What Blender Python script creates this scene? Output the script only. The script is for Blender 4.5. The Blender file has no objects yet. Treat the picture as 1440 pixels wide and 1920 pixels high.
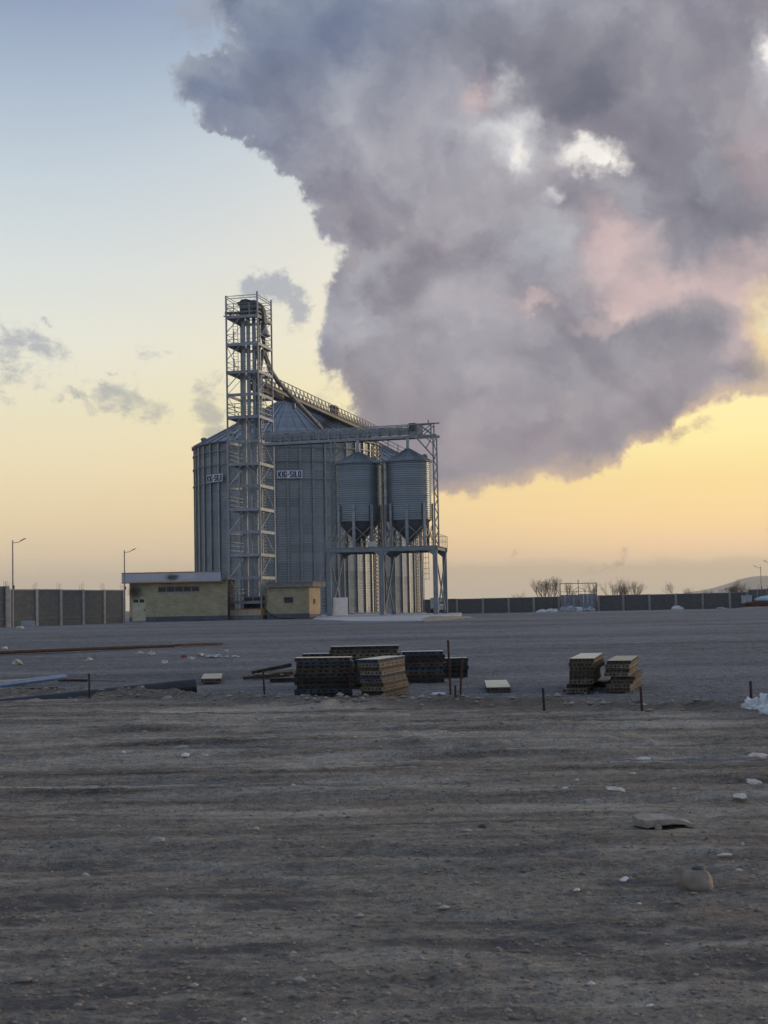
import bpy, math, random
import numpy as np
from mathutils import Vector, Matrix, noise as mnoise
random.seed(7)
rng = np.random.default_rng(7)
PI = math.pi
S = bpy.context.scene
C = S.collection

# ------------------------------------------------------------------ camera
F = 2800.0                       # focal length in photo pixels (photo 1440 x 1920)
CAM = Vector((0, 0, 1.7))
ROLL = math.atan(0.0195)
PITCH = math.atan(176.0 / F)
fwd = Vector((0, math.cos(PITCH), math.sin(PITCH)))
up0 = Vector((0, -math.sin(PITCH), math.cos(PITCH)))
rt0 = Vector((1, 0, 0))
rt = rt0 * math.cos(ROLL) - up0 * math.sin(ROLL)
up = rt0 * math.sin(ROLL) + up0 * math.cos(ROLL)
cam = bpy.data.cameras.new('camera')
camo = bpy.data.objects.new('camera', cam)
C.objects.link(camo)
camo.matrix_world = Matrix(((rt.x, up.x, -fwd.x, CAM.x), (rt.y, up.y, -fwd.y, CAM.y), (rt.z, up.z, -fwd.z, CAM.z), (0, 0, 0, 1)))
cam.sensor_fit = 'VERTICAL'
cam.sensor_height = 36
cam.sensor_width = 27
cam.lens = 36 * F / 1920
cam.clip_start = 0.1
cam.clip_end = 30000
cam.dof.use_dof = True
cam.dof.focus_distance = 120
cam.dof.aperture_fstop = 9.0
S.camera = camo

def ray(px, py):
    return rt * ((px - 720) / F) + up * ((960 - py) / F) + fwd
def at(px, py, Y):               # world point seen at a pixel of the photograph, Y metres out
    d = ray(px, py)
    return CAM + d * (Y / d.y)
def ss(a, b, x):
    t = min(1, max(0, (x - a) / (b - a)))
    return t * t * (3 - 2 * t)
def gz(y):                       # height of the yard
    return 0.60 * ss(32, 112, y) - 0.55 * ss(172, 246, y)
def xat(px, Y, py=1150):
    return at(px, py, Y).x
def lin(c):
    return tuple(((v / 255) / 12.92 if v / 255 <= 0.04045 else ((v / 255 + 0.055) / 1.055) ** 2.4) for v in c)
def azel(px, py):
    d = ray(px, py).normalized()
    return math.atan2(d.x, d.y), math.asin(d.z)

# ------------------------------------------------------------------ world
SUN_AZ, SUN_EL = math.radians(62), math.radians(9)
W = bpy.data.worlds.new('World')
S.world = W
W.use_nodes = True
nt = W.node_tree
nt.nodes.clear()
class NB:
    def __init__(s, tree): s.t = tree
    def n(s, kind, **kw):
        nd = s.t.nodes.new(kind)
        for k, v in kw.items(): setattr(nd, k, v)
        return nd
    def L(s, a, b): s.t.links.new(a, b)
    def put(s, sock, v):
        if isinstance(v, bpy.types.NodeSocket): s.L(v, sock)
        elif v is not None: sock.default_value = v
    def m(s, op, a=None, b=None, c=None, clamp=False):
        nd = s.n('ShaderNodeMath', operation=op, use_clamp=clamp)
        for i, v in enumerate((a, b, c)): s.put(nd.inputs[i], v)
        return nd.outputs[0]
    def v(s, op, a=None, b=None, c=None, out=0):
        nd = s.n('ShaderNodeVectorMath', operation=op)
        for i, q in enumerate((a, b, c)):
            if q is not None: s.put(nd.inputs[i], q)
        return nd.outputs[out]
    def sm(s, x, a, b, lo=0.0, hi=1.0):
        nd = s.n('ShaderNodeMapRange', interpolation_type='SMOOTHSTEP')
        s.put(nd.inputs[0], x)
        for i, q in enumerate((a, b, lo, hi)): s.put(nd.inputs[i + 1], q)
        return nd.outputs[0]
    def mr(s, x, a, b, lo=0.0, hi=1.0):
        nd = s.n('ShaderNodeMapRange')
        s.put(nd.inputs[0], x)
        for i, q in enumerate((a, b, lo, hi)): s.put(nd.inputs[i + 1], q)
        return nd.outputs[0]
    def mix(s, f, a, b, mode='MIX'):
        nd = s.n('ShaderNodeMix', data_type='RGBA', blend_type=mode)
        s.put(nd.inputs[0], f)
        s.put(nd.inputs[6], a if isinstance(a, bpy.types.NodeSocket) else (*a, 1))
        s.put(nd.inputs[7], b if isinstance(b, bpy.types.NodeSocket) else (*b, 1))
        return nd.outputs[2]
    def ramp(s, x, stops, interp='LINEAR'):
        nd = s.n('ShaderNodeValToRGB')
        cr = nd.color_ramp
        cr.interpolation = interp
        while len(cr.elements) < len(stops): cr.elements.new(0.5)
        for e, (p, c) in zip(cr.elements, stops):
            e.position = p
            e.color = (*c, 1) if len(c) == 3 else c
        s.put(nd.inputs[0], x)
        return nd.outputs[0]
    def noise(s, vec, scale, det=4, rough=0.5, dist=0.0, out=0, lac=2.0):
        nd = s.n('ShaderNodeTexNoise')
        s.put(nd.inputs['Vector'], vec)
        nd.inputs['Scale'].default_value = scale
        nd.inputs['Detail'].default_value = det
        nd.inputs['Roughness'].default_value = rough
        nd.inputs['Distortion'].default_value = dist
        nd.inputs['Lacunarity'].default_value = lac
        return nd.outputs[out]
    def curve(s, x, pts):
        nd = s.n('ShaderNodeFloatCurve')
        cv = nd.mapping.curves[0]
        while len(cv.points) < len(pts): cv.points.new(0.5, 0.5)
        for p, (a, b) in zip(cv.points, pts): p.location = (a, b); p.handle_type = 'AUTO'
        nd.mapping.update()
        s.put(nd.inputs['Value'], x)
        return nd.outputs[0]

def hex3(*c): return lin(c)
def build_sky():
    b = NB(nt)
    geo = b.n('ShaderNodeTexCoord').outputs['Generated']
    dirv = b.v('NORMALIZE', geo)
    sep = b.n('ShaderNodeSeparateXYZ'); b.L(dirv, sep.inputs[0])
    X, Y, Z = sep.outputs
    az = b.m('ARCTAN2', X, Y)
    el = b.m('ARCSINE', Z)
    # coordinates in photograph-sized units: 1 unit = 100 px of the 52 mm view
    K = 28.0
    cx = b.m('MULTIPLY', az, K)
    cy = b.m('MULTIPLY', el, K)
    def P(px, py):
        a, e = azel(px, py)
        return a * K, e * K
    comb = b.n('ShaderNodeCombineXYZ'); b.L(cx, comb.inputs[0]); b.L(cy, comb.inputs[1])
    q0 = comb.outputs[0]
    # billow warp
    w1 = b.noise(dirv, 9, 4, 0.55, out=1)
    w2 = b.noise(dirv, 34, 5, 0.6, out=1)
    w3 = b.noise(dirv, 120, 4, 0.65, out=1)
    d1 = b.v('MULTIPLY', b.v('SUBTRACT', w1, (0.5, 0.5, 0.5)), (1.0, 1.0, 0))
    d2 = b.v('MULTIPLY', b.v('SUBTRACT', w2, (0.5, 0.5, 0.5)), (1.1, 1.1, 0))
    d3 = b.v('MULTIPLY', b.v('SUBTRACT', w3, (0.5, 0.5, 0.5)), (0.45, 0.45, 0))
    q = b.v('ADD', b.v('ADD', b.v('ADD', q0, d1), d2), d3)
    qi = b.v('ADD', b.v('ADD', b.v('ADD', q0, d1), b.v('MULTIPLY', d2, (0.95, 0.95, 0))), b.v('MULTIPLY', d3, (0.7, 0.7, 0)))
    qs = b.v('ADD', b.v('ADD', q0, d2), d3)
    sq = b.n('ShaderNodeSeparateXYZ'); b.L(q, sq.inputs[0]); qx, qy = sq.outputs[0], sq.outputs[1]
    ssq = b.n('ShaderNodeSeparateXYZ'); b.L(qs, ssq.inputs[0]); sx, sy = ssq.outputs[0], ssq.outputs[1]
    # clear-sky gradients by elevation (deg/30)
    elp = b.m('DIVIDE', el, math.radians(40), clamp=True)
    def col(px, rows, tail):
        st = []
        for py, c in rows:
            e = math.degrees(azel(px, py)[1])
            st.append((max(0, e / 40), lin(c)))
        st = sorted(st)
        return [(0.0, st[0][1])] + st + tail
    left = b.ramp(elp, col(150, [(1095, (230, 214, 192)), (1040, (244, 219, 182)), (970, (248, 224, 180)), (880, (250, 231, 190)),
        (780, (244, 234, 200)), (650, (238, 236, 220)), (500, (222, 228, 226)), (330, (200, 212, 221)), (160, (174, 190, 208)), (0, (147, 163, 189))],
        [(0.8, lin((140, 160, 196))), (1.0, lin((144, 164, 198)))]))
    right = b.ramp(elp, col(1250, [(1095, (244, 226, 198)), (1060, (250, 226, 190)), (1030, (264, 224, 176)), (980, (266, 225, 160)), (900, (255, 224, 150)),
        (820, (255, 238, 164)), (700, (255, 238, 178)), (500, (248, 232, 205)), (250, (236, 236, 228)), (60, (190, 205, 222))],
        [(0.8, lin((160, 178, 206))), (1.0, lin((150, 168, 200)))]))
    fr = b.sm(cx, -7.0, 6.5)
    front = b.mix(fr, left, right)
    back = b.ramp(b.m('DIVIDE', el, math.radians(70), clamp=True), [(0, lin((186, 182, 188))), (0.12, lin((186, 190, 202))), (0.4, lin((172, 184, 204))), (1, lin((150, 168, 200)))])
    nis = b.n('ShaderNodeTexSky', sky_type='NISHITA')
    nis.sun_disc = False
    nis.sun_elevation = SUN_EL
    nis.sun_rotation = SUN_AZ
    nis.altitude = 900
    nis.dust_density = 1.5
    nisc = b.mix(1.0, nis.outputs[0], (0.05, 0.05, 0.05), 'MULTIPLY')
    back = b.mix(0.2, back, nisc)
    bf = b.sm(b.m('COSINE', b.m('SUBTRACT', az, math.radians(22))), 0.0, 0.8)
    sky = b.mix(bf, back, front)
    # warm glow where the sun stands behind the cloud's edge, just right of the view
    ga, ge = math.radians(24), math.radians(9)
    gd = (math.sin(ga) * math.cos(ge), math.cos(ga) * math.cos(ge), math.sin(ge))
    gl = b.v('DOT_PRODUCT', dirv, gd, out=1)
    glow = b.sm(gl, 0.86, 1.0)
    sky = b.mix(glow, sky, b.mix(1.0, sky, (0.16, 0.12, 0.07), 'ADD'))
    # horizon haze bank, wavy top
    hz = b.noise(b.v('MULTIPLY', q0, (1, 0.2, 0)), 0.55, 4, 0.6)
    hb = b.m('SUBTRACT', b.m('ADD', 0.42, b.m('MULTIPLY', hz, 0.75)), cy)
    hzf = b.m('MULTIPLY', b.sm(hb, -0.04, 0.12), 0.62)
    sky = b.mix(hzf, sky, b.mix(b.sm(cy, 0.0, 0.9), lin((236, 218, 195)), lin((242, 218, 182))))
    # ---- big cloud mask: right of a left-hand edge curve and above a lower edge curve
    def edge(pts, axis):
        res = []
        for px, py in pts:
            a, e = P(px, py)
            res.append((e, a) if axis else (a, e))
        return sorted(res)
    A = edge([(400, -60), (385, 20), (425, 75), (322, 120), (308, 185), (350, 242), (435, 275), (515, 335), (580, 395), (590, 440), (620, 500), (598, 548), (590, 600), (600, 660), (625, 715), (640, 760), (660, 830), (700, 940)], True)
    lo, hi = A[0][0], A[-1][0]
    xa, xb = -12.0, 4.0
    xe = b.curve(b.mr(qy, lo, hi), [((e - lo) / (hi - lo), (a - xa) / (xb - xa)) for e, a in A])
    xe = b.m('ADD', b.m('MULTIPLY', xe, xb - xa), xa)
    Bp = edge([(500, 945), (700, 945), (830, 938), (920, 922), (1000, 905), (1090, 893), (1160, 880), (1195, 845), (1250, 815), (1290, 775), (1360, 760), (1440, 745)], False)
    lo2, hi2 = Bp[0][0], Bp[-1][0]
    ye = b.curve(b.mr(sx, lo2, hi2), [((a - lo2) / (hi2 - lo2), e / 6.0) for a, e in Bp])
    ye = b.m('MULTIPLY', ye, 6.0)
    dl = b.m('SUBTRACT', qx, xe)
    db = b.m('SUBTRACT', b.m('MULTIPLY_ADD', qy, 0.25, b.m('MULTIPLY', b.m('ADD', sy, cy), 0.375)), ye)
    sd = b.m('MINIMUM', dl, b.m('MULTIPLY', db, 1.6))
    # limits of the bank away from the view: breaks up to the right and overhead
    far = b.m('SUBTRACT', 24.0, b.v('LENGTH', b.v('SUBTRACT', q, (10.0, 12.0, 0)), out=1))
    sd = b.m('MINIMUM', sd, far)
    big = b.sm(sd, -0.05, 0.24)
    # ---- shading inside the big cloud
    rot = b.n('ShaderNodeVectorRotate', rotation_type='Z_AXIS'); b.L(q0, rot.inputs['Vector']); rot.inputs['Angle'].default_value = math.radians(42)
    qr = b.v('MULTIPLY', b.v('ADD', rot.outputs[0], b.v('MULTIPLY', d1, (1.4, 1.4, 0))), (0.55, 1.15, 1))
    n1 = b.noise(qr, 0.34, 6, 0.5, 0.9)
    n2 = b.noise(b.v('MULTIPLY', q, (1, 1, 0)), 0.75, 7, 0.56, 0.3)
    lum = b.m('ADD', b.m('MULTIPLY', b.m('SUBTRACT', n1, 0.5), 2.3), b.m('MULTIPLY', b.m('SUBTRACT', n2, 0.5), 0.9))
    ul = b.sm(b.m('ADD', b.m('MULTIPLY', cx, 0.45), b.m('MULTIPLY', cy, -1.0)), -12.5, -6.5)       # 0 top-left .. 1 low
    dark = b.mix(ul, lin((112, 126, 152)), lin((142, 137, 148)))
    lite = b.mix(ul, lin((152, 162, 176)), lin((172, 169, 177)))
    cc = b.mix(b.sm(lum, -0.55, 0.55), dark, lite)
    def blob(vec, px, py, rx, ry, soft0=1.0, soft1=0.0):
        a, e = P(px, py)
        l = b.v('LENGTH', b.v('MULTIPLY', b.v('SUBTRACT', vec, (a, e, 0)), (100 / rx, 100 / ry, 0)), out=1)
        return b.sm(l, soft0, soft1)
    def layer(base, colr, blobs, vec=qi, gain=1.0, mod=True):
        acc = None
        for (px, py, rx, ry, amp) in blobs:
            g = b.m('MULTIPLY', blob(vec, px, py, rx, ry), amp)
            acc = g if acc is None else b.m('ADD', acc, g)
        acc = b.m('MULTIPLY', acc, gain, clamp=True)
        if mod: acc = b.m('MULTIPLY', acc, b.sm(b.m('ADD', n2, b.m('MULTIPLY', acc, 0.35)), 0.42, 0.80), clamp=True)
        return b.mix(acc, base, colr), acc
    # lighter and darker billows seen in the bank
    cc, _ = layer(cc, lin((112, 114, 128)), [(1120, 120, 300, 150, .8), (1270, 330, 150, 190, .8), (1400, 380, 140, 190, .7), (1250, 610, 190, 85, .55), (1080, 190, 140, 80, .6), (900, 70, 260, 90, .55), (1380, 60, 120, 120, .4)], mod=False)
    cc, _ = layer(cc, lin((104, 117, 146)), [(400, 190, 130, 80, .7), (480, 300, 120, 90, .5), (560, 60, 200, 120, .65), (700, 40, 200, 80, .4), (600, 480, 70, 160, .35), (620, 620, 60, 160, .3)], mod=False)
    cc, _ = layer(cc, lin((147, 137, 146)), [(900, 840, 340, 140, .6), (1180, 800, 260, 100, .5), (760, 760, 180, 110, .3), (1330, 690, 200, 90, .4)], mod=False)
    cc, _ = layer(cc, lin((182, 184, 194)), [(900, 250, 190, 120, .6), (1010, 460, 170, 130, .6), (640, 560, 120, 150, .4), (690, 640, 140, 110, .3), (560, 235, 90, 180, .3), (700, 330, 140, 80, .3), (1180, 380, 130, 100, .35), (1000, 790, 260, 50, .3), (700, 470, 80, 200, .3), (1340, 330, 70, 120, .35)])
    cc, _ = layer(cc, lin((214, 190, 188)), [(1160, 480, 105, 105, .85), (1125, 425, 70, 65, .5), (1215, 545, 130, 58, .85), (1310, 525, 130, 60, .7), (1410, 560, 110, 110, .8), (1155, 580, 50, 46, .7), (1012, 567, 70, 24, .6), (905, 175, 70, 52, .65), (1425, 300, 80, 120, .35), (1430, 470, 130, 50, .5), (1395, 640, 90, 70, .5), (1120, 610, 60, 16, .4)], mod=False, gain=.95)
    cc, _ = layer(cc, lin((222, 222, 224)), [(985, 262, 66, 78, .7), (930, 240, 110, 44, .4), (955, 160, 36, 32, .4), (1035, 358, 26, 22, .6), (1080, 290, 60, 36, .4), (1040, 430, 70, 80, .3), (1435, 110, 50, 100, .6)], mod=False)
    cc, _ = layer(cc, lin((253, 248, 240)), [(1120, 286, 70, 34, 1.15), (1155, 304, 40, 26, .7), (986, 276, 26, 46, .75), (1442, 105, 26, 56, .8)], mod=False)
    cc, _ = layer(cc, lin((255, 226, 172)), [(1446, 590, 80, 95, .8), (1460, 650, 80, 60, .7), (1440, 710, 70, 60, .35)], mod=False)
    cc, _ = layer(cc, lin((255, 243, 196)), [(1446, 585, 40, 46, 1.3)], mod=False)
    cc = b.mix(1.0, cc, b.ramp(b.mr(b.m('ADD', b.m('MULTIPLY', n2, 0.55), b.m('MULTIPLY', n1, 0.45)), 0.32, 0.68), [(0, (0.86, 0.87, 0.90)), (0.5, (1, 1, 1)), (1, (1.08, 1.07, 1.06))]), 'MULTIPLY')
    n3 = b.noise(b.v('ADD', b.v('MULTIPLY', qi, (1, 1.2, 0)), (3.1, 7.7, 0)), 0.62, 6, 0.5, 0.2)
    n4 = b.noise(b.v('ADD', b.v('MULTIPLY', qi, (1, 1.2, 0)), (3.4, 7.4, 0)), 0.62, 6, 0.5, 0.2)
    relief = b.m('ADD', b.m('MULTIPLY', b.m('SUBTRACT', n3, n4), 2.2), b.m('MULTIPLY', b.m('SUBTRACT', n3, 0.5), 0.35))
    cc = b.mix(1.0, cc, b.ramp(b.mr(relief, -0.22, 0.22), [(0, (0.92, 0.925, 0.94)), (0.5, (1, 1, 1)), (1, (1.09, 1.08, 1.06))]), 'MULTIPLY')
    # warm lining where the lower edge thins out
    rim = b.m('MULTIPLY', b.sm(sd, 0.75, 0.1), b.sm(cx, -1.5, 3.0))
    cc = b.mix(b.m('MULTIPLY', rim, 0.62), cc, lin((238, 205, 168)))
    rimL = b.m('MULTIPLY', b.sm(sd, 0.5, 0.0), b.sm(cx, 1.0, -3.0))
    cc = b.mix(b.m('MULTIPLY', rimL, 0.35), cc, lin((190, 194, 200)))
    sky = b.mix(big, sky, cc)
    # ---- small drifting clouds
    small = [(20, 640, 75, 38, 1.1), (95, 665, 50, 34, .9), (25, 712, 60, 30, 1.1), (215, 738, 75, 34, 1.2), (275, 765, 55, 26, .8), (140, 744, 35, 12, .8), (288, 667, 30, 20, .65), (95, 603, 24, 11, .8),
             (10, 760, 40, 18, .5), (395, 760, 40, 60, .9), (420, 800, 45, 40, .8), (500, 538, 70, 30, 1.35), (540, 562, 34, 42, 1.1), (470, 545, 40, 20, .6), (545, 600, 20, 30, .4), (600, 735, 30, 40, .55), (200, 690, 14, 7, .5),
             (1300, 805, 50, 18, .9), (1260, 815, 40, 20, .7), (1110, 1057, 60, 9, .9), (960, 1046, 40, 6, .5), (1160, 1052, 30, 6, .5), (372, 25, 75, 60, 1.1), (1440, 992, 20, 5, .6)]
    acc = None
    for (px, py, rx, ry, amp) in small:
        g = b.m('MULTIPLY', blob(qs, px, py, rx * 1.25, ry * 1.35), amp)
        acc = g if acc is None else b.m('ADD', acc, g)
    nn = b.noise(b.v('MULTIPLY', q0, (0.8, 1.25, 1)), 2.4, 8, 0.68, 0.4)
    # a thin scatter of like clouds round the rest of the sky
    nb_ = b.noise(b.v('MULTIPLY', dirv, (1, 1, 2.6)), 3.2, 7, 0.58, 0.5)
    rest = b.m('MULTIPLY', b.sm(nb_, 0.52, 0.68), b.sm(bf, 0.85, 0.35))
    dens = b.sm(b.m('ADD', acc, b.m('MULTIPLY', b.m('SUBTRACT', nn, 0.5), 3.2)), 0.12, 1.35)
    dens = b.m('MULTIPLY', dens, b.sm(acc, 0.0, 0.12))
    sc = b.mix(b.sm(cx, -5.0, 3.0), lin((168, 172, 172)), lin((196, 170, 150)))
    sc = b.mix(b.sm(cy, 3.6, 5.2), sc, lin((158, 165, 180)))
    sky = b.mix(b.m('MULTIPLY', dens, 0.74), sky, sc)
    sky = b.mix(b.m('MULTIPLY', rest, 0.7), sky, lin((140, 146, 164)))
    # below the horizon
    sky = b.mix(b.sm(el, 0.0, -0.02), sky, lin((110, 104, 98)))
    bg = b.n('ShaderNodeBackground')
    b.L(sky, bg.inputs[0])
    bg.inputs[1].default_value = 1.0
    out = b.n('ShaderNodeOutputWorld')
    b.L(bg.outputs[0], out.inputs[0])
build_sky()
W.cycles.sampling_method = 'MANUAL'
W.cycles.sample_map_resolution = 1024

sun = bpy.data.lights.new('sun', 'SUN')
sun.energy = 1.25
sun.angle = math.radians(14)
sun.color = (1.0, 0.72, 0.46)
suno = bpy.data.objects.new('sun', sun)
C.objects.link(suno)
sdir = Vector((math.sin(SUN_AZ) * math.cos(SUN_EL), math.cos(SUN_AZ) * math.cos(SUN_EL), math.sin(SUN_EL)))
suno.rotation_euler = sdir.to_track_quat('Z', 'Y').to_euler()
suno.location = (40, 20, 60)
S.view_settings.view_transform = 'Standard'
S.view_settings.look = 'None'
S.view_settings.exposure = 0
S.view_settings.gamma = 1
S.view_settings.use_curve_mapping = False

# ------------------------------------------------------------------ materials
MATS = {}
def mat(name, fn):
    if name in MATS: return MATS[name]
    m = bpy.data.materials.new(name)
    m.use_nodes = True
    t = m.node_tree
    t.nodes.clear()
    b = NB(t)
    bs = b.n('ShaderNodeBsdfPrincipled')
    out = b.n('ShaderNodeOutputMaterial')
    b.L(bs.outputs[0], out.inputs[0])
    fn(b, bs)
    MATS[name] = m
    return m
def bump(b, bs, h, dist=0.02, strength=1.0):
    bp = b.n('ShaderNodeBump')
    bp.inputs['Strength'].default_value = strength
    bp.inputs['Distance'].default_value = dist
    b.L(h, bp.inputs['Height'])
    b.L(bp.outputs[0], bs.inputs['Normal'])
def simple(name, c1, c2, scale=3.0, rough=0.7, metal=0.0, bd=0.004, det=6, stretch=(1, 1, 1), lo=0.35, hi=0.65, spec=0.5):
    def fn(b, bs):
        tc = b.v('MULTIPLY', b.n('ShaderNodeTexCoord').outputs['Object'], stretch)
        rnd = b.n('ShaderNodeObjectInfo').outputs['Random']
        n = b.noise(tc, scale, det, 0.6)
        col = b.mix(b.sm(n, lo, hi), c1, c2)
        hsv = b.n('ShaderNodeHueSaturation')
        b.L(col, hsv.inputs['Color'])
        b.L(b.mr(rnd, 0, 1, 0.86, 1.12), hsv.inputs['Value'])
        b.L(hsv.outputs[0], bs.inputs['Base Color'])
        bs.inputs['Roughness'].default_value = rough
        bs.inputs['Metallic'].default_value = metal
        bs.inputs['Specular IOR Level'].default_value = spec
        if bd: bump(b, bs, b.noise(tc, scale * 6, 4, 0.6), bd)
    return mat(name, fn)

galv = simple('galvanised_steel', (0.24, 0.27, 0.295), (0.33, 0.365, 0.39), 2.5, 0.48, 0.55, 0.001)
galv_dark = simple('weathered_galvanised_steel', (0.16, 0.18, 0.20), (0.24, 0.265, 0.29), 1.2, 0.55, 0.45, 0.001)
paint_beam = simple('grey_blue_painted_steel', (0.17, 0.205, 0.23), (0.225, 0.265, 0.29), 1.5, 0.5, 0.1, 0.001)
paint_tower = simple('zinc_painted_steel', (0.24, 0.275, 0.31), (0.32, 0.36, 0.395), 2.0, 0.5, 0.25, 0.001)
dark_steel = simple('dark_steel', (0.045, 0.05, 0.055), (0.08, 0.085, 0.09), 2.0, 0.55, 0.3, 0.001)
duct_m = simple('galvanised_trunking', (0.23, 0.27, 0.305), (0.32, 0.365, 0.40), 1.3, 0.42, 0.5, 0.0)
head_m = simple('grey_green_hood', (0.045, 0.06, 0.06), (0.07, 0.09, 0.09), 2.0, 0.4, 0.1, 0.0)
green_m = simple('dark_green_enamel', (0.02, 0.06, 0.05), (0.035, 0.085, 0.07), 2.0, 0.4, 0.0, 0.0)
roof_m = simple('roof_sheet_zinc', (0.18, 0.21, 0.24), (0.27, 0.31, 0.345), 0.7, 0.42, 0.6, 0.0)
concrete = simple('weathered_concrete', (0.20, 0.205, 0.20), (0.29, 0.29, 0.28), 1.1, 0.9, 0, 0.01)
conc_post = simple('post_concrete', (0.23, 0.235, 0.24), (0.31, 0.315, 0.32), 2.0, 0.9, 0, 0.004)
rebar_m = simple('rusty_rebar', (0.035, 0.021, 0.022), (0.065, 0.036, 0.032), 9, 0.85, 0.1, 0.002)
rust_m = simple('orange_rust_steel', (0.075, 0.036, 0.024), (0.14, 0.068, 0.04), 4, 0.85, 0.0, 0.004, stretch=(0.3, 3, 3))
bluepipe_m = simple('pale_blue_plastic', (0.04, 0.115, 0.28), (0.065, 0.165, 0.36), 3, 0.35, 0, 0.0)
blackpipe_m = simple('black_polyethylene', (0.011, 0.013, 0.018), (0.022, 0.025, 0.032), 3, 0.42, 0, 0.0)
whitebag_m = simple('white_woven_plastic', (0.52, 0.58, 0.62), (0.72, 0.76, 0.78), 8, 0.5, 0, 0.004)
greybag_m = simple('grey_white_sack_plastic', (0.26, 0.30, 0.34), (0.46, 0.50, 0.54), 5, 0.6, 0, 0.01)
foam_m = simple('pale_foam', (0.50, 0.47, 0.38), (0.62, 0.60, 0.52), 8, 0.8, 0, 0.004)
stone_m = simple('grey_stone', (0.25, 0.24, 0.225), (0.38, 0.365, 0.34), 9, 0.9, 0, 0.006)
palestone_m = simple('pale_limestone', (0.50, 0.475, 0.425), (0.66, 0.635, 0.58), 7, 0.9, 0, 0.006)
tanstone_m = simple('tan_worn_stone', (0.19, 0.15, 0.115), (0.32, 0.29, 0.25), 5, 0.9, 0, 0.004)
darkstone_m = simple('dark_slate_stone', (0.035, 0.038, 0.05), (0.06, 0.062, 0.075), 6, 0.7, 0, 0.003)
soil_m = simple('sandy_soil', (0.22, 0.19, 0.15), (0.33, 0.30, 0.25), 1.6, 0.95, 0, 0.02)
window_m = simple('dusty_window_glass', (0.02, 0.025, 0.03), (0.045, 0.05, 0.055), 3, 0.25, 0, 0.0)
orange_m = simple('orange_trim_paint', (0.36, 0.13, 0.03), (0.46, 0.18, 0.05), 3, 0.6, 0, 0.0)
creampaint = simple('cream_door_paint', (0.42, 0.41, 0.30), (0.50, 0.49, 0.37), 2, 0.6, 0, 0.0)
ply_m = simple('pale_plywood', (0.76, 0.66, 0.60), (0.86, 0.77, 0.70), 2.2, 0.75, 0, 0.0)
bluebase_m = simple('slate_blue_base_paint', (0.095, 0.11, 0.15), (0.13, 0.145, 0.185), 1.5, 0.85, 0, 0.003)
bark_m = simple('dry_bark', (0.15, 0.115, 0.095), (0.22, 0.17, 0.14), 6, 0.95, 0, 0.0)
gate_m = simple('blue_grey_gate_paint', (0.16, 0.20, 0.26), (0.22, 0.26, 0.32), 0.9, 0.6, 0.1, 0.0)
lamp_m = simple('lamp_post_paint', (0.24, 0.22, 0.23), (0.32, 0.30, 0.31), 4, 0.5, 0.2, 0.0)
wood_m = simple('grey_board_wood', (0.30, 0.26, 0.20), (0.46, 0.42, 0.35), 3, 0.85, 0, 0.002, stretch=(0.3, 4, 4))
sign_white = simple('sign_white_enamel', (0.62, 0.66, 0.72), (0.70, 0.74, 0.80), 2, 0.5, 0, 0.0)
sign_blue = simple('sign_blue_lettering', (0.012, 0.025, 0.11), (0.018, 0.035, 0.14), 2, 0.5, 0, 0.0)
truck_white = simple('faded_white_truck_paint', (0.52, 0.52, 0.50), (0.64, 0.64, 0.62), 2, 0.5, 0, 0.0)
rubber_shade_m = simple('black_rubber_and_hole_shade', (0.015, 0.015, 0.016), (0.03, 0.03, 0.03), 5, 0.8, 0, 0.0)
red_m = simple('dull_red_plastic', (0.16, 0.035, 0.03), (0.22, 0.05, 0.04), 4, 0.7, 0, 0.0)
maroon_m = simple('maroon_trailer_paint', (0.05, 0.02, 0.02), (0.09, 0.035, 0.03), 2, 0.7, 0, 0.0)
palecar_m = simple('pale_blue_sheet', (0.32, 0.45, 0.52), (0.42, 0.55, 0.62), 2, 0.4, 0, 0.0)
hill_m = simple('haze_paled_hill', (0.56, 0.47, 0.37), (0.64, 0.54, 0.43), 0.002, 0.95, 0, 0.0)  # paled so that the colour carries part of the distance haze
soot_m = simple('soot', (0.03, 0.03, 0.03), (0.05, 0.05, 0.05), 3, 0.95, 0, 0.0)

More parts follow.
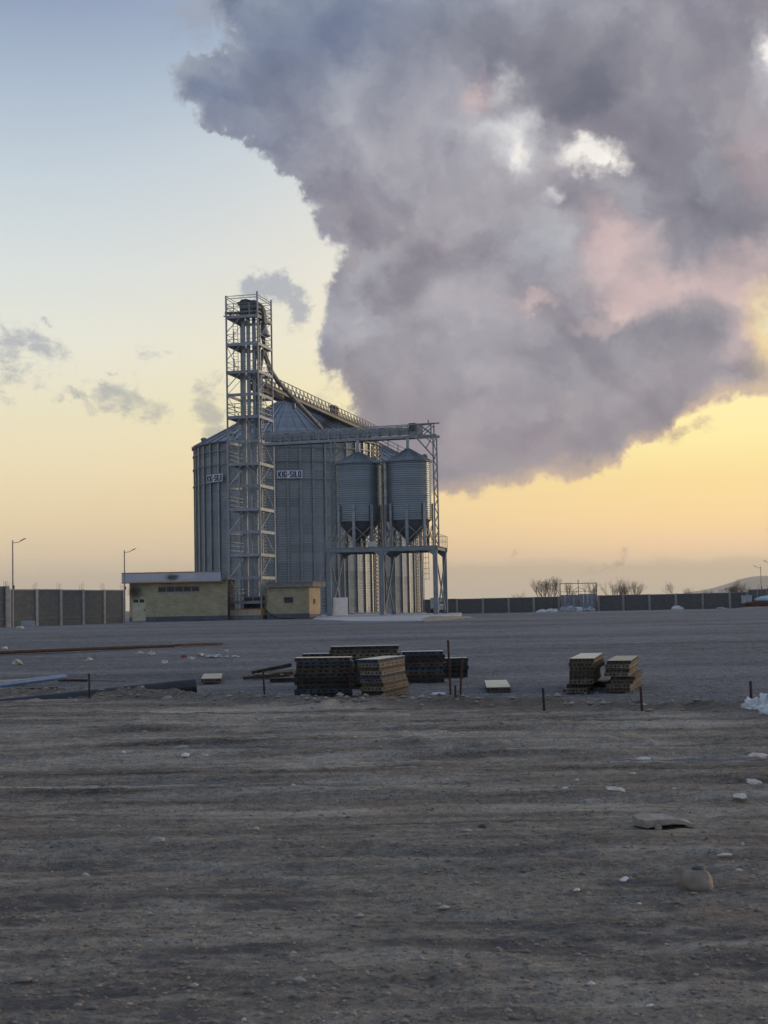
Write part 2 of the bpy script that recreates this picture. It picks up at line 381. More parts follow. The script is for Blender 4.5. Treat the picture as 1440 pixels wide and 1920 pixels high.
def fn(b, bs):      # corrugated silo wall: each rolled sheet a slightly different grey, streaked by rain
    uv = b.n('ShaderNodeTexCoord').outputs['UV']
    br = b.n('ShaderNodeTexBrick')
    br.offset = 0.5
    b.L(uv, br.inputs['Vector'])
    br.inputs['Color1'].default_value = (0.0, 0, 0, 1)
    br.inputs['Color2'].default_value = (1, 1, 1, 1)
    br.inputs['Mortar'].default_value = (0.35, 0.35, 0.35, 1)
    br.inputs['Scale'].default_value = 1.0
    br.inputs['Mortar Size'].default_value = 0.012
    br.inputs['Brick Width'].default_value = 2.9
    br.inputs['Row Height'].default_value = 1.1
    v = b.n('ShaderNodeRGBToBW'); b.L(br.outputs['Color'], v.inputs[0])
    st = b.noise(b.v('MULTIPLY', uv, (1.6, 0.09, 1)), 1.4, 6, 0.65)
    row = b.n('ShaderNodeTexWhiteNoise', noise_dimensions='1D')
    su = b.n('ShaderNodeSeparateXYZ'); b.L(uv, su.inputs[0])
    b.L(b.m('FLOOR', b.m('DIVIDE', su.outputs[1], 1.1)), row.inputs['W'])
    t = b.m('ADD', b.m('ADD', b.m('MULTIPLY', v.outputs[0], 0.5), b.m('MULTIPLY', st, 0.7)), b.m('MULTIPLY', row.outputs[0], 0.22))
    b.L(b.mix(b.mr(t, 0.25, 1.15), (0.175, 0.205, 0.225), (0.32, 0.36, 0.38)), bs.inputs['Base Color'])
    bs.inputs['Metallic'].default_value = 0.5
    bs.inputs['Roughness'].default_value = 0.50
    wv = b.m('SINE', b.m('MULTIPLY', su.outputs[1], 2 * PI / 0.104))
    bump(b, bs, wv, 0.008, 0.6)
silo_m = mat('corrugated_silo_steel', fn)

def fn(b, bs):      # hopper bin walls: shinier, blue-grey
    uv = b.n('ShaderNodeTexCoord').outputs['UV']
    su = b.n('ShaderNodeSeparateXYZ'); b.L(uv, su.inputs[0])
    row = b.n('ShaderNodeTexWhiteNoise', noise_dimensions='1D')
    b.L(b.m('FLOOR', b.m('DIVIDE', su.outputs[1], 0.82)), row.inputs['W'])
    st = b.noise(b.v('MULTIPLY', uv, (0.8, 0.25, 1)), 1.3, 6, 0.65)
    t = b.m('ADD', b.m('MULTIPLY', row.outputs[0], 0.3), b.m('MULTIPLY', st, 0.8))
    b.L(b.mix(b.mr(t, 0.2, 0.95), (0.15, 0.195, 0.225), (0.27, 0.325, 0.36)), bs.inputs['Base Color'])
    bs.inputs['Metallic'].default_value = 0.65
    bs.inputs['Roughness'].default_value = 0.36
bin_m = mat('hopper_bin_steel', fn)

def fn(b, bs):      # cream brick, courses by bump and joint colour
    tc = b.n('ShaderNodeTexCoord').outputs['UV']
    br = b.n('ShaderNodeTexBrick')
    b.L(tc, br.inputs['Vector'])
    br.inputs['Scale'].default_value = 1.0
    br.inputs['Brick Width'].default_value = 0.42
    br.inputs['Row Height'].default_value = 0.15
    br.inputs['Mortar Size'].default_value = 0.018
    br.inputs['Mortar Smooth'].default_value = 0.3
    br.inputs['Color1'].default_value = (0.42, 0.39, 0.26, 1)
    br.inputs['Color2'].default_value = (0.52, 0.48, 0.33, 1)
    br.inputs['Mortar'].default_value = (0.36, 0.335, 0.235, 1)
    n = b.noise(tc, 0.9, 5, 0.6)
    b.L(b.mix(b.sm(n, 0.3, 0.7), br.outputs['Color'], b.mix(1.0, br.outputs['Color'], (0.78, 0.78, 0.75), 'MULTIPLY')), bs.inputs['Base Color'])
    bs.inputs['Roughness'].default_value = 0.9
    bump(b, bs, br.outputs['Fac'], -0.01)
brick_m = mat('cream_brick', fn)

def fn(b, bs):      # cement block walling
    tc = b.n('ShaderNodeTexCoord').outputs['UV']
    br = b.n('ShaderNodeTexBrick')
    b.L(tc, br.inputs['Vector'])
    br.inputs['Scale'].default_value = 1.0
    br.inputs['Brick Width'].default_value = 0.42
    br.inputs['Row Height'].default_value = 0.21
    br.inputs['Mortar Size'].default_value = 0.022
    br.inputs['Color1'].default_value = (0.085, 0.10, 0.106, 1)
    br.inputs['Color2'].default_value = (0.14, 0.158, 0.163, 1)
    br.inputs['Mortar'].default_value = (0.11, 0.115, 0.115, 1)
    n = b.noise(tc, 0.5, 5, 0.6)
    b.L(b.mix(b.sm(n, 0.35, 0.7), br.outputs['Color'], (0.105, 0.115, 0.118)), bs.inputs['Base Color'])
    bs.inputs['Roughness'].default_value = 0.95
    bump(b, bs, br.outputs['Fac'], -0.02)
block_m = mat('cement_block', fn)

def fn(b, bs):      # ribbed white-blue cladding
    tc = b.n('ShaderNodeTexCoord').outputs['UV']
    n = b.noise(tc, 1.5, 4, 0.5)
    b.L(b.mix(b.sm(n, 0.3, 0.7), (0.42, 0.47, 0.56), (0.50, 0.55, 0.63)), bs.inputs['Base Color'])
    bs.inputs['Roughness'].default_value = 0.45
fascia_m = mat('pale_blue_fascia', fn)
creampanel_m = simple('cream_cladding', (0.44, 0.43, 0.33), (0.54, 0.53, 0.42), 2, 0.55, 0, 0.0)

def fn(b, bs):      # gravel yard
    tc = b.n('ShaderNodeTexCoord').outputs['Object']
    n1 = b.noise(b.v('MULTIPLY', tc, (0.05, 0.22, 1)), 1.0, 6, 0.6)
    n2 = b.noise(b.v('MULTIPLY', tc, (1.2, 1.6, 1)), 1.0, 5, 0.65)
    n3 = b.noise(tc, 9.0, 4, 0.7)
    n4 = b.noise(tc, 34.0, 3, 0.7)
    v = b.m('ADD', b.m('ADD', b.m('MULTIPLY', b.m('SUBTRACT', n1, .25), 1.1), b.m('MULTIPLY', n2, 0.55)), b.m('ADD', b.m('MULTIPLY', n3, 0.75), b.m('MULTIPLY', n4, 0.55)))
    n5 = b.noise(b.v('ADD', tc, (4, 2, 0)), 4.2, 5, 0.8)
    v = b.m('ADD', v, b.m('MULTIPLY', b.m('SUBTRACT', n5, 0.5), 1.7))
    c = b.mix(b.mr(v, 0.93, 1.53), (0.125, 0.136, 0.148), (0.375, 0.39, 0.41))
    warm = b.noise(b.v('MULTIPLY', tc, (0.03, 0.12, 1)), 1.0, 5, 0.6)
    c = b.mix(b.m('MULTIPLY', b.sm(warm, 0.5, 0.72), 0.5), c, (0.19, 0.175, 0.16))
    b.L(c, bs.inputs['Base Color'])
    bs.inputs['Roughness'].default_value = 0.95
    bs.inputs['Specular IOR Level'].default_value = 0.2
    bump(b, bs, b.m('ADD', b.m('MULTIPLY', n3, 0.6), b.m('ADD', n4, b.m('MULTIPLY', b.m('ADD', n2, b.m('MULTIPLY', n5, 1.5)), 1.0))), 0.09)
gravel_m = mat('grey_gravel', fn)

def fn(b, bs):      # foreground dirt: dusty pale streaks, darker damp patches, a little brown
    tc = b.n('ShaderNodeTexCoord').outputs['Object']
    wv = b.v('ADD', tc, b.v('SCALE', b.v('SUBTRACT', b.noise(tc, 0.5, 4, 0.6, out=1), (0.5, 0.5, 0.5)), None))
    streak = b.noise(b.v('MULTIPLY', tc, (0.22, 1.25, 1)), 1.0, 6, 0.6, 0.4)
    streak2 = b.noise(b.v('MULTIPLY', tc, (0.55, 3.4, 1)), 1.0, 6, 0.62, 0.3)
    patch = b.noise(b.v('MULTIPLY', tc, (1.1, 1.7, 1)), 1.0, 7, 0.66, 0.5)
    streak3 = b.noise(b.v('MULTIPLY', wv, (0.10, 5.2, 1)), 1.0, 4, 0.6)
    fine = b.noise(tc, 16, 6, 0.72)
    grit = b.noise(tc, 75, 3, 0.7)
    sy0 = b.n('ShaderNodeSeparateXYZ'); b.L(tc, sy0.inputs[0])
    fr_ = b.sm(sy0.outputs[1], 7.5, 15.0, 0.35, 1.05)
    v = b.m('ADD', b.m('ADD', b.m('MULTIPLY', b.m('SUBTRACT', streak, 0.5), fr_), b.m('ADD', 0.5, b.m('ADD', b.m('MULTIPLY', streak2, 0.5), b.m('MULTIPLY', b.m('SUBTRACT', streak3, 0.5), 0.5)))), b.m('ADD', b.m('MULTIPLY', patch, 0.5), b.m('ADD', b.m('MULTIPLY', fine, 0.70), b.m('MULTIPLY', grit, 0.40))))
    c = b.ramp(b.mr(v, 1.27, 1.79), [(0.0, (0.10, 0.091, 0.08)), (0.33, (0.275, 0.25, 0.215)), (0.62, (0.44, 0.40, 0.34)), (1.0, (0.72, 0.66, 0.565))])
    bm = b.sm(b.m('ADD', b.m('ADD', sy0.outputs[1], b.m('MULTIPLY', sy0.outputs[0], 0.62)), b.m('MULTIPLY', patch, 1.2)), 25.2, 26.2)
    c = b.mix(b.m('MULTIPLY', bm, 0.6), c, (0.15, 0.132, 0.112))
    sp1 = b.sm(b.noise(b.v('ADD', tc, (5, 3, 1)), 42, 3, 0.6), 0.58, 0.68)
    sp2 = b.sm(b.noise(b.v('ADD', tc, (9, 1, 4)), 30, 4, 0.65), 0.57, 0.66)
    sp3 = b.sm(b.noise(b.v('ADD', tc, (2, 8, 6)), 11, 5, 0.7), 0.56, 0.68)
    c = b.mix(b.m('MULTIPLY', sp1, 0.55), c, (0.66, 0.60, 0.51))
    c = b.mix(b.m('MULTIPLY', sp2, 0.75), c, (0.095, 0.086, 0.076))
    c = b.mix(b.m('MULTIPLY', sp3, 0.6), c, (0.14, 0.128, 0.113))
    dk = b.noise(b.v('MULTIPLY', b.v('ADD', tc, (31, 7, 0)), (0.75, 1.6, 1)), 1.0, 6, 0.68, 0.6)
    sy = b.n('ShaderNodeSeparateXYZ'); b.L(tc, sy.inputs[0])
    near = b.sm(sy.outputs[1], 12.5, 8.0)
    c = b.mix(b.m('MULTIPLY', b.m('MULTIPLY', b.sm(dk, 0.50, 0.62), near), 0.75), c, (0.13, 0.132, 0.14))
    br = b.noise(b.v('MULTIPLY', b.v('ADD', tc, (3, 57, 0)), (0.45, 1.1, 1)), 1.0, 6, 0.6, 0.4)
    c = b.mix(b.m('MULTIPLY', b.sm(br, 0.56, 0.70), 0.5), c, (0.36, 0.265, 0.18))
    b.L(c, bs.inputs['Base Color'])
    bs.inputs['Roughness'].default_value = 0.95
    bs.inputs['Specular IOR Level'].default_value = 0.2
    bump(b, bs, b.m('ADD', b.m('ADD', fine, b.m('MULTIPLY', grit, 0.4)), b.m('MULTIPLY', streak2, 0.6)), 0.11)
dirt_m = mat('dusty_dirt', fn)
for nd in list(dirt_m.node_tree.nodes):
    if nd.type == 'VECT_MATH' and nd.operation == 'SCALE': nd.inputs[3].default_value = 0.4

def fn(b, bs):      # plain beyond the walls
    tc = b.n('ShaderNodeTexCoord').outputs['Object']
    n = b.noise(tc, 0.02, 6, 0.6)
    b.L(b.mix(b.sm(n, 0.35, 0.65), (0.15, 0.135, 0.11), (0.22, 0.20, 0.16)), bs.inputs['Base Color'])
    bs.inputs['Roughness'].default_value = 1.0
ground_m = mat('dry_plain', fn)

def panel_mat(name, c1, c2, c3):
    def fn(b, bs):
        tc = b.n('ShaderNodeTexCoord').outputs['Object']
        rnd = b.n('ShaderNodeObjectInfo').outputs['Random']
        off = b.n('ShaderNodeCombineXYZ'); b.L(b.m('MULTIPLY', rnd, 37.0), off.inputs[0])
        p = b.v('ADD', tc, off.outputs[0])
        n = b.noise(p, 4.5, 6, 0.65)
        n2 = b.noise(p, 19, 5, 0.7)
        c = b.mix(b.sm(n, 0.38, 0.62), c1, c2)
        c = b.mix(b.m('MULTIPLY', b.sm(n2, 0.5, 0.66), 0.7), c, c3)
        h = b.n('ShaderNodeHueSaturation'); b.L(c, h.inputs['Color'])
        b.L(b.mr(rnd, 0, 1, 0.7, 1.2), h.inputs['Value'])
        b.L(h.outputs[0], bs.inputs['Base Color'])
        bs.inputs['Roughness'].default_value = 0.8
    return mat(name, fn)
pm_dark = panel_mat('dark_formwork_steel', (0.018, 0.021, 0.021), (0.042, 0.04, 0.034), (0.085, 0.07, 0.05))
pm_tan = panel_mat('cement_caked_formwork_steel', (0.115, 0.10, 0.078), (0.19, 0.172, 0.14), (0.05, 0.042, 0.032))
pm_blue = panel_mat('blue_painted_formwork_steel', (0.025, 0.036, 0.06), (0.036, 0.056, 0.10), (0.08, 0.08, 0.08))
pm_brown = panel_mat('rust_brown_formwork_steel', (0.06, 0.045, 0.033), (0.10, 0.08, 0.055), (0.16, 0.14, 0.10))
pm_face = panel_mat('skylit_formwork_face', (0.56, 0.51, 0.38), (0.68, 0.62, 0.48), (0.42, 0.37, 0.27))  # pale tone carries the sky light on upward faces
pm_cyan = panel_mat('light_blue_formwork_steel', (0.04, 0.09, 0.14), (0.055, 0.12, 0.18), (0.10, 0.12, 0.14))

# ------------------------------------------------------------------ mesh helpers
class MB:
    def __init__(s): s.v = []; s.f = []; s.uv = None
    def add(s, vs, fs):
        o = len(s.v)
        s.v.extend([tuple(v) for v in vs])
        s.f.extend([tuple(i + o for i in f) for f in fs])
        return s
    BF = [(0, 3, 2, 1), (4, 5, 6, 7), (0, 1, 5, 4), (1, 2, 6, 5), (2, 3, 7, 6), (3, 0, 4, 7)]
    def box(s, x0, x1, y0, y1, z0, z1):
        return s.add([(x0, y0, z0), (x1, y0, z0), (x1, y1, z0), (x0, y1, z0), (x0, y0, z1), (x1, y0, z1), (x1, y1, z1), (x0, y1, z1)], s.BF)
    def bar(s, a, b, w, h=None, upv=(0, 0, 1)):
        h = w if h is None else h
        a, b = Vector(a), Vector(b)
        d = (b - a)
        if d.length < 1e-6: return s
        d.normalize()
        u = Vector(upv)
        if abs(d.dot(u)) > 0.97: u = Vector((0, 1, 0))
        r = d.cross(u).normalized()
        u = r.cross(d).normalized()
        r *= w / 2; u *= h / 2
        vs = [a - r - u, a + r - u, a + r + u, a - r + u, b - r - u, b + r - u, b + r + u, b - r + u]
        return s.add(vs, [(0, 1, 2, 3), (7, 6, 5, 4), (0, 4, 5, 1), (1, 5, 6, 2), (2, 6, 7, 3), (3, 7, 4, 0)])
    def tube(s, pts, r, n=8, cap=True):
        pts = [Vector(p) for p in pts]
        rr = r if isinstance(r, (list, tuple)) else [r] * len(pts)
        rings = []
        for i, p in enumerate(pts):
            d = (pts[min(i + 1, len(pts) - 1)] - pts[max(i - 1, 0)]).normalized()
            u = Vector((0, 0, 1)) if abs(d.z) < 0.95 else Vector((1, 0, 0))
            a = d.cross(u).normalized(); c = a.cross(d)
            rings.append([p + (a * math.cos(2 * PI * k / n) + c * math.sin(2 * PI * k / n)) * rr[i] for k in range(n)])
        vs = [v for ring in rings for v in ring]
        fs = []
        for i in range(len(pts) - 1):
            for k in range(n):
                fs.append((i * n + k, i * n + (k + 1) % n, (i + 1) * n + (k + 1) % n, (i + 1) * n + k))
        if cap:
            fs.append(tuple(range(n - 1, -1, -1)))
            fs.append(tuple((len(pts) - 1) * n + k for k in range(n)))
        return s.add(vs, fs)
    def lathe(s, prof, n=32, a0=0.0, a1=2 * PI, c=(0, 0)):
        full = abs(a1 - a0 - 2 * PI) < 1e-6
        m = n if full else n + 1
        vs = []
        for r, z in prof:
            for k in range(m):
                a = a0 + (a1 - a0) * k / n
                vs.append((c[0] + r * math.cos(a), c[1] + r * math.sin(a), z))
        fs = []
        for i in range(len(prof) - 1):
            for k in range(n):
                k2 = (k + 1) % m
                fs.append((i * m + k, i * m + k2, (i + 1) * m + k2, (i + 1) * m + k))
        return s.add(vs, fs)
    def prism(s, poly, z0, z1):
        n = len(poly)
        z0s = z0 if isinstance(z0, (list, tuple)) else [z0] * n
        z1s = z1 if isinstance(z1, (list, tuple)) else [z1] * n
        vs = [(p[0], p[1], z) for p, z in zip(poly, z0s)] + [(p[0], p[1], z) for p, z in zip(poly, z1s)]
        fs = [tuple(range(n - 1, -1, -1)), tuple(range(n, 2 * n))] + [(i, (i + 1) % n, n + (i + 1) % n, n + i) for i in range(n)]
        return s.add(vs, fs)
    def mesh(s, name, m, smooth=False):
        me = bpy.data.meshes.new(name)
        me.from_pydata(s.v, [], s.f)
        me.materials.append(m)
        if smooth:
            me.polygons.foreach_set('use_smooth', [True] * len(me.polygons))
        me.update()
        return me
    def build(s, name, m, parent=None, loc=None, rot=0, smooth=False, uv=None):
        me = s.mesh(name, m, smooth)
        o = bpy.data.objects.new(name, me)
        C.objects.link(o)
        if parent: o.parent = parent
        if loc is not None: o.location = loc
        if rot: o.rotation_euler = (0, 0, rot)
        if uv == 'box': box_uv(me)
        return o
def box_uv(me):
    ul = me.uv_layers.new(name='UVMap')
    for p in me.polygons:
        n = p.normal
        for li in p.loop_indices:
            v = me.vertices[me.loops[li].vertex_index].co
            if abs(n.z) > 0.7: ul.data[li].uv = (v.x, v.y)
            elif abs(n.x) > abs(n.y): ul.data[li].uv = (v.y, v.z)
            else: ul.data[li].uv = (v.x, v.z)
def inst(me, name, parent, loc=(0, 0, 0), rot=(0, 0, 0), scale=None):
    o = bpy.data.objects.new(name, me)
    C.objects.link(o)
    o.parent = parent
    o.location = loc
    o.rotation_euler = rot
    if scale: o.scale = scale
    return o
def tag(o, label=None, cat=None, group=None, kind=None):
    if label: o['label'] = label
    if cat: o['category'] = cat
    if group: o['group'] = group
    if kind: o['kind'] = kind
    return o
def empty(name, loc, rz=0, **kw):
    o = bpy.data.objects.new(name, None)
    C.objects.link(o)
    o.empty_display_size = 0.2
    o.location = loc
    o.rotation_euler = (0, 0, rz)
    return tag(o, **kw)
def struct(o): o['kind'] = 'structure'; return o

# vectorised gradient noise
_perm = rng.permutation(512)
_perm = np.concatenate([_perm, _perm])
_g = np.stack([np.cos(np.linspace(0, 2 * PI, 512, endpoint=False)), np.sin(np.linspace(0, 2 * PI, 512, endpoint=False))], 1)
def perlin(x, y):
    xi = np.floor(x).astype(int); yi = np.floor(y).astype(int)
    xf = x - xi; yf = y - yi
    u = xf * xf * xf * (xf * (xf * 6 - 15) + 10); v = yf * yf * yf * (yf * (yf * 6 - 15) + 10)
    def g(ix, iy, dx, dy):
        h = _perm[(_perm[ix & 511] + iy) & 511]
        return _g[h, 0] * dx + _g[h, 1] * dy
    a = g(xi, yi, xf, yf); b_ = g(xi + 1, yi, xf - 1, yf); c = g(xi, yi + 1, xf, yf - 1); d = g(xi + 1, yi + 1, xf - 1, yf - 1)
    return (a + (b_ - a) * u) * (1 - v) + (c + (d - c) * u) * v
def fbm(x, y, o=4, r=0.5):
    s = 0; a = 1
    for i in range(o):
        s = s + a * perlin(x + 17.3 * i, y - 9.1 * i); x = x * 2.03; y = y * 2.03; a *= r
    return s

# ------------------------------------------------------------------ ground
def grid_mesh(name, X, Y, Z, m, smooth=True):
    ny, nx = X.shape
    vs = np.stack([X.ravel(), Y.ravel(), Z.ravel()], 1)
    i = np.arange(ny - 1)[:, None] * nx + np.arange(nx - 1)[None, :]
    fs = np.stack([i, i + 1, i + nx + 1, i + nx], -1).reshape(-1, 4)
    me = bpy.data.meshes.new(name)
    me.vertices.add(len(vs)); me.vertices.foreach_set('co', vs.ravel())
    me.loops.add(fs.size); me.loops.foreach_set('vertex_index', fs.ravel().astype(np.int32))
    me.polygons.add(len(fs))
    me.polygons.foreach_set('loop_start', np.arange(0, fs.size, 4, dtype=np.int32))
    me.polygons.foreach_set('loop_total', np.full(len(fs), 4, dtype=np.int32))
    if smooth: me.polygons.foreach_set('use_smooth', np.ones(len(fs), dtype=bool))
    me.materials.append(m)
    me.update(calc_edges=True)
    o = bpy.data.objects.new(name, me)
    C.objects.link(o)
    return o
def vgz(Y):
    def s(a, b): t = np.clip((Y - a) / (b - a), 0, 1); return t * t * (3 - 2 * t)
    return 0.60 * s(32, 112) - 0.55 * s(172, 246)
# plain to the horizon
xs = np.array([-12000, -3000, -800, -200, -90, 90, 200, 800, 3000, 12000.]); ys = np.array([-3000, -400, -60, 10, 60, 240, 260, 600, 2000, 6000, 14000.])
Xg, Yg = np.meshgrid(xs, ys)
struct(grid_mesh('ground', Xg, Yg, np.where((Yg > -100) & (Yg < 250) & (abs(Xg) < 100), -0.6, 0.0) + 0 * Xg, ground_m))
# gravel yard
ys = np.concatenate([np.linspace(14, 60, 260), np.linspace(60.4, 130, 150), np.linspace(131, 262, 100)])
xr = np.linspace(-1, 1, 300)
Yg = np.repeat(ys[:, None], 300, 1); Xg = xr[None, :] * (14 + 0.36 * Yg)
Zg = vgz(Yg) + 0.03 * fbm(Xg * 0.35, Yg * 0.35, 4) + 0.010 * fbm(Xg * 2.6, Yg * 2.6, 3) - 0.02
struct(grid_mesh('gravel_yard', Xg, Yg, Zg, gravel_m))
# the dirt track in front, its far edge pushed up in a low berm
def edge_y(x): return 26.6 - 0.62 * x + 0.35 * np.sin(x * 0.9) + 0.22 * np.sin(x * 2.7 + 1) + 0.14 * np.sin(x * 7.1) + 0.08 * np.sin(x * 15.3 + 2)
def dirt_h(X, Y):
    e = edge_y(X)
    t = (Y - (e - 1.6)) / 1.6
    left = np.clip((-X) / 9 + 0.2, 0.15, 0.8)
    berm = np.exp(-((Y - (e - 0.55)) / 0.55) ** 2) * (0.10 + 0.07 * left) * (0.75 + 0.6 * fbm(X * 1.3, Y * 1.3, 4) + 0.7 * np.maximum(0, fbm(X * 4.2, Y * 4.2, 3)))
    h = 0.02 + 0.030 * np.clip((Y - 5) / 8, .25, 1) * fbm(X * 0.16, Y * 0.85, 4) + 0.022 * fbm(X * 0.5 + 9, Y * 3.1, 4) + 0.014 * fbm(X * 4, Y * 5, 4, 0.6)
    # wheel ruts running across the view
    ph = Y + 0.10 * X + 0.25 * np.sin(X * 0.35)
    for c, w, d in ((9.6, .16, .03), (10.3, .14, .025), (13.2, .2, .035), (14.4, .2, .03), (16.6, .25, .045), (18.2, .25, .04), (20.6, .28, .05), (22.3, .25, .03)):
        h = h - d * np.exp(-((ph - c) / w) ** 2) + d * 0.7 * np.exp(-((ph - c - 2.1 * w) / (w * 0.8)) ** 2)
    ph2 = Y + 0.95 * X + 0.12 * np.sin(X)
    for c in (8.3, 8.42, 8.54, 8.66, 10.3, 10.42, 10.54):
        h = h - 0.010 * np.exp(-((ph2 - c) / .045) ** 2) * np.clip(fbm(X * .5, Y * .5, 3) * 2 + .8, 0, 1)
    h = h - 0.008 * np.exp(-((ph2 - 8.48) / .35) ** 2)
    rough = np.clip((Y - 10) / 8, 0, 1)
    clod = np.maximum(0, fbm(X * 2.2 + 40, Y * 2.6, 4, 0.6) - 0.15) * 0.05 * rough
    h = h + clod + berm
    drop = np.clip((Y - e) / 0.5, 0, 1)
    return h - drop * drop * (3 - 2 * drop) * 0.35
ny, nx = 620, 460
ys = 3.6 * (30.5 / 3.6) ** (np.linspace(0, 1, ny))
xr = np.linspace(-1, 1, nx)
Yg = np.repeat(ys[:, None], nx, 1); Xg = xr[None, :] * (1.6 + 0.33 * Yg)
struct(grid_mesh('dirt_track', Xg, Yg, dirt_h(Xg, Yg), dirt_m))
xs = np.linspace(-40, 40, 60); ys2 = np.linspace(-30, 24, 50)
Xg, Yg = np.meshgrid(xs, ys2)
struct(grid_mesh('dirt_field', Xg, Yg, -0.16 + 0 * Xg, dirt_m))
def dh(x, y): return float(dirt_h(np.array([float(x)]), np.array([float(y)]))[0])
def on_dirt(px, py):             # where a view ray meets the dirt
    d = ray(px, py)
    y = 1.68 / max(1e-4, -d.z) * d.y
    for _ in range(6):
        p = CAM + d * (y / d.y)
        y = (1.7 - dh(p.x, p.y)) / -d.z * d.y
    p = CAM + d * (y / d.y)
    return p
def on_yard(px, py):
    d = ray(px, py); best = None
    y = 15.0
    while y < 250:
        z = 1.7 + d.z * y / d.y
        if z <= gz(y) - 0.01: break
        y += 0.1
    p = CAM + d * (y / d.y)
    return Vector((p.x, y, gz(y)))

# loose stones and grit over the dirt
def scatter(name, n, yr, size, m, seed, fnx=None):
    r = np.random.default_rng(seed)
    base = np.array([(1, 0, 0), (-1, 0, 0), (0, 1, 0), (0, -1, 0), (0, 0, 1), (0, 0, -1)], float)
    tri = np.array([(4, 0, 2), (4, 2, 1), (4, 1, 3), (4, 3, 0), (5, 2, 0), (5, 1, 2), (5, 3, 1), (5, 0, 3)])
    t = r.random(n)
    Yp = 1 / ((1 - t) / yr[0] + t / yr[1])
    Xp = (r.random(n) * 2 - 1) * (0.8 + 0.30 * Yp)
    if fnx is None:
        ok = Yp < edge_y(Xp) - 0.1
        Xp, Yp = Xp[ok], Yp[ok]
        Zp = dirt_h(Xp, Yp)
    else:
        ok = Yp > edge_y(Xp) + 0.6
        Xp, Yp = Xp[ok], Yp[ok]
        Zp = vgz(Yp)
    k = len(Xp)
    sz = size[0] * (size[1] / size[0]) ** (r.random(k) ** 4.0)
    sc = sz[:, None] * (0.6 + 0.8 * r.random((k, 3))) * np.array([1.15, 1.0, 0.55])
    a = r.random(k) * 2 * PI
    V = base[None] * (1 + 0.35 * (r.random((k, 6, 3)) - 0.5)) + 0.25 * (r.random((k, 6, 3)) - 0.5)
    V = V * sc[:, None, :]
    x = V[..., 0] * np.cos(a)[:, None] - V[..., 1] * np.sin(a)[:, None]
    y = V[..., 0] * np.sin(a)[:, None] + V[..., 1] * np.cos(a)[:, None]
    V = np.stack([x + Xp[:, None], y + Yp[:, None], V[..., 2] + (Zp + sz * 0.12)[:, None]], -1).reshape(-1, 3)
    fs = (tri[None] + 6 * np.arange(k)[:, None, None]).reshape(-1, 3)
    me = bpy.data.meshes.new(name)
    me.vertices.add(len(V)); me.vertices.foreach_set('co', V.ravel())
    me.loops.add(fs.size); me.loops.foreach_set('vertex_index', fs.ravel().astype(np.int32))
    me.polygons.add(len(fs))
    me.polygons.foreach_set('loop_start', np.arange(0, fs.size, 3, dtype=np.int32))
    me.polygons.foreach_set('loop_total', np.full(len(fs), 3, dtype=np.int32))
    me.materials.append(m)
    me.update(calc_edges=True)
    o = bpy.data.objects.new(name, me)
    C.objects.link(o)
    o['kind'] = 'stuff'
    return o
def pebble_fn(lo, hi):
    def fn(b, bs):
        g = b.n('ShaderNodeNewGeometry')
        rn = g.outputs['Random Per Island']
        b.L(b.ramp(rn, [(0, lo), (0.8, tuple((a + c) / 2 for a, c in zip(lo, hi))), (1, hi)]), bs.inputs['Base Color'])
        bs.inputs['Roughness'].default_value = 0.9
    return fn
peb_m = mat('mixed_pebbles', pebble_fn((0.15, 0.138, 0.122), (0.36, 0.332, 0.29)))
peb2_m = mat('pale_chips', pebble_fn((0.22, 0.21, 0.19), (0.62, 0.60, 0.55)))
grv_m = mat('gravel_stones', pebble_fn((0.14, 0.145, 0.165), (0.36, 0.37, 0.40)))
tag(scatter('loose_pebbles', 34000, (4.2, 29), (0.003, 0.022), peb_m, 3), 'small grey pebbles and clods strewn over the dirt track', None, None, 'stuff')
_n = 900
_r = np.random.default_rng(21)
def berm_rubble():
    mb = MB()
    x = -9.6 + 18.5 * _r.random(_n) ** 1.35
    e = edge_y(x); y = e - .55 + .45 * _r.normal(size=_n)
    z = dirt_h(x, y)
    for i in range(_n):
        sz = .012 + .055 * _r.random() ** 3.5
        v = []
        for dx, dy, dz in ((1, 0, 0), (-1, 0, 0), (0, 1, 0), (0, -1, 0), (0, 0, 1), (0, 0, -1)):
            j = 1 + .5 * (_r.random() - .5)
            v.append((x[i] + sz * (dx * 1.2 * j + .3 * (_r.random() - .5)), y[i] + sz * (dy * j + .3 * (_r.random() - .5)), z[i] + sz * (.2 + dz * .75 * j)))
        mb.add(v, [(4, 0, 2), (4, 2, 1), (4, 1, 3), (4, 3, 0), (5, 2, 0), (5, 1, 2), (5, 3, 1), (5, 0, 3)])
    return mb.build('berm_rubble', peb_m)
tag(berm_rubble(), 'stony rubble along the low soil berm at the edge of the track', None, None, 'stuff')
tag(scatter('pale_stone_chips', 700, (5, 29), (0.006, 0.035), peb2_m, 5), 'scattered whitish stone chips on the dirt track', None, None, 'stuff')
tag(scatter('gravel_stones', 30000, (21, 75), (0.008, 0.028), grv_m, 9, 1), 'loose grey gravel over the near part of the yard', None, None, 'stuff')

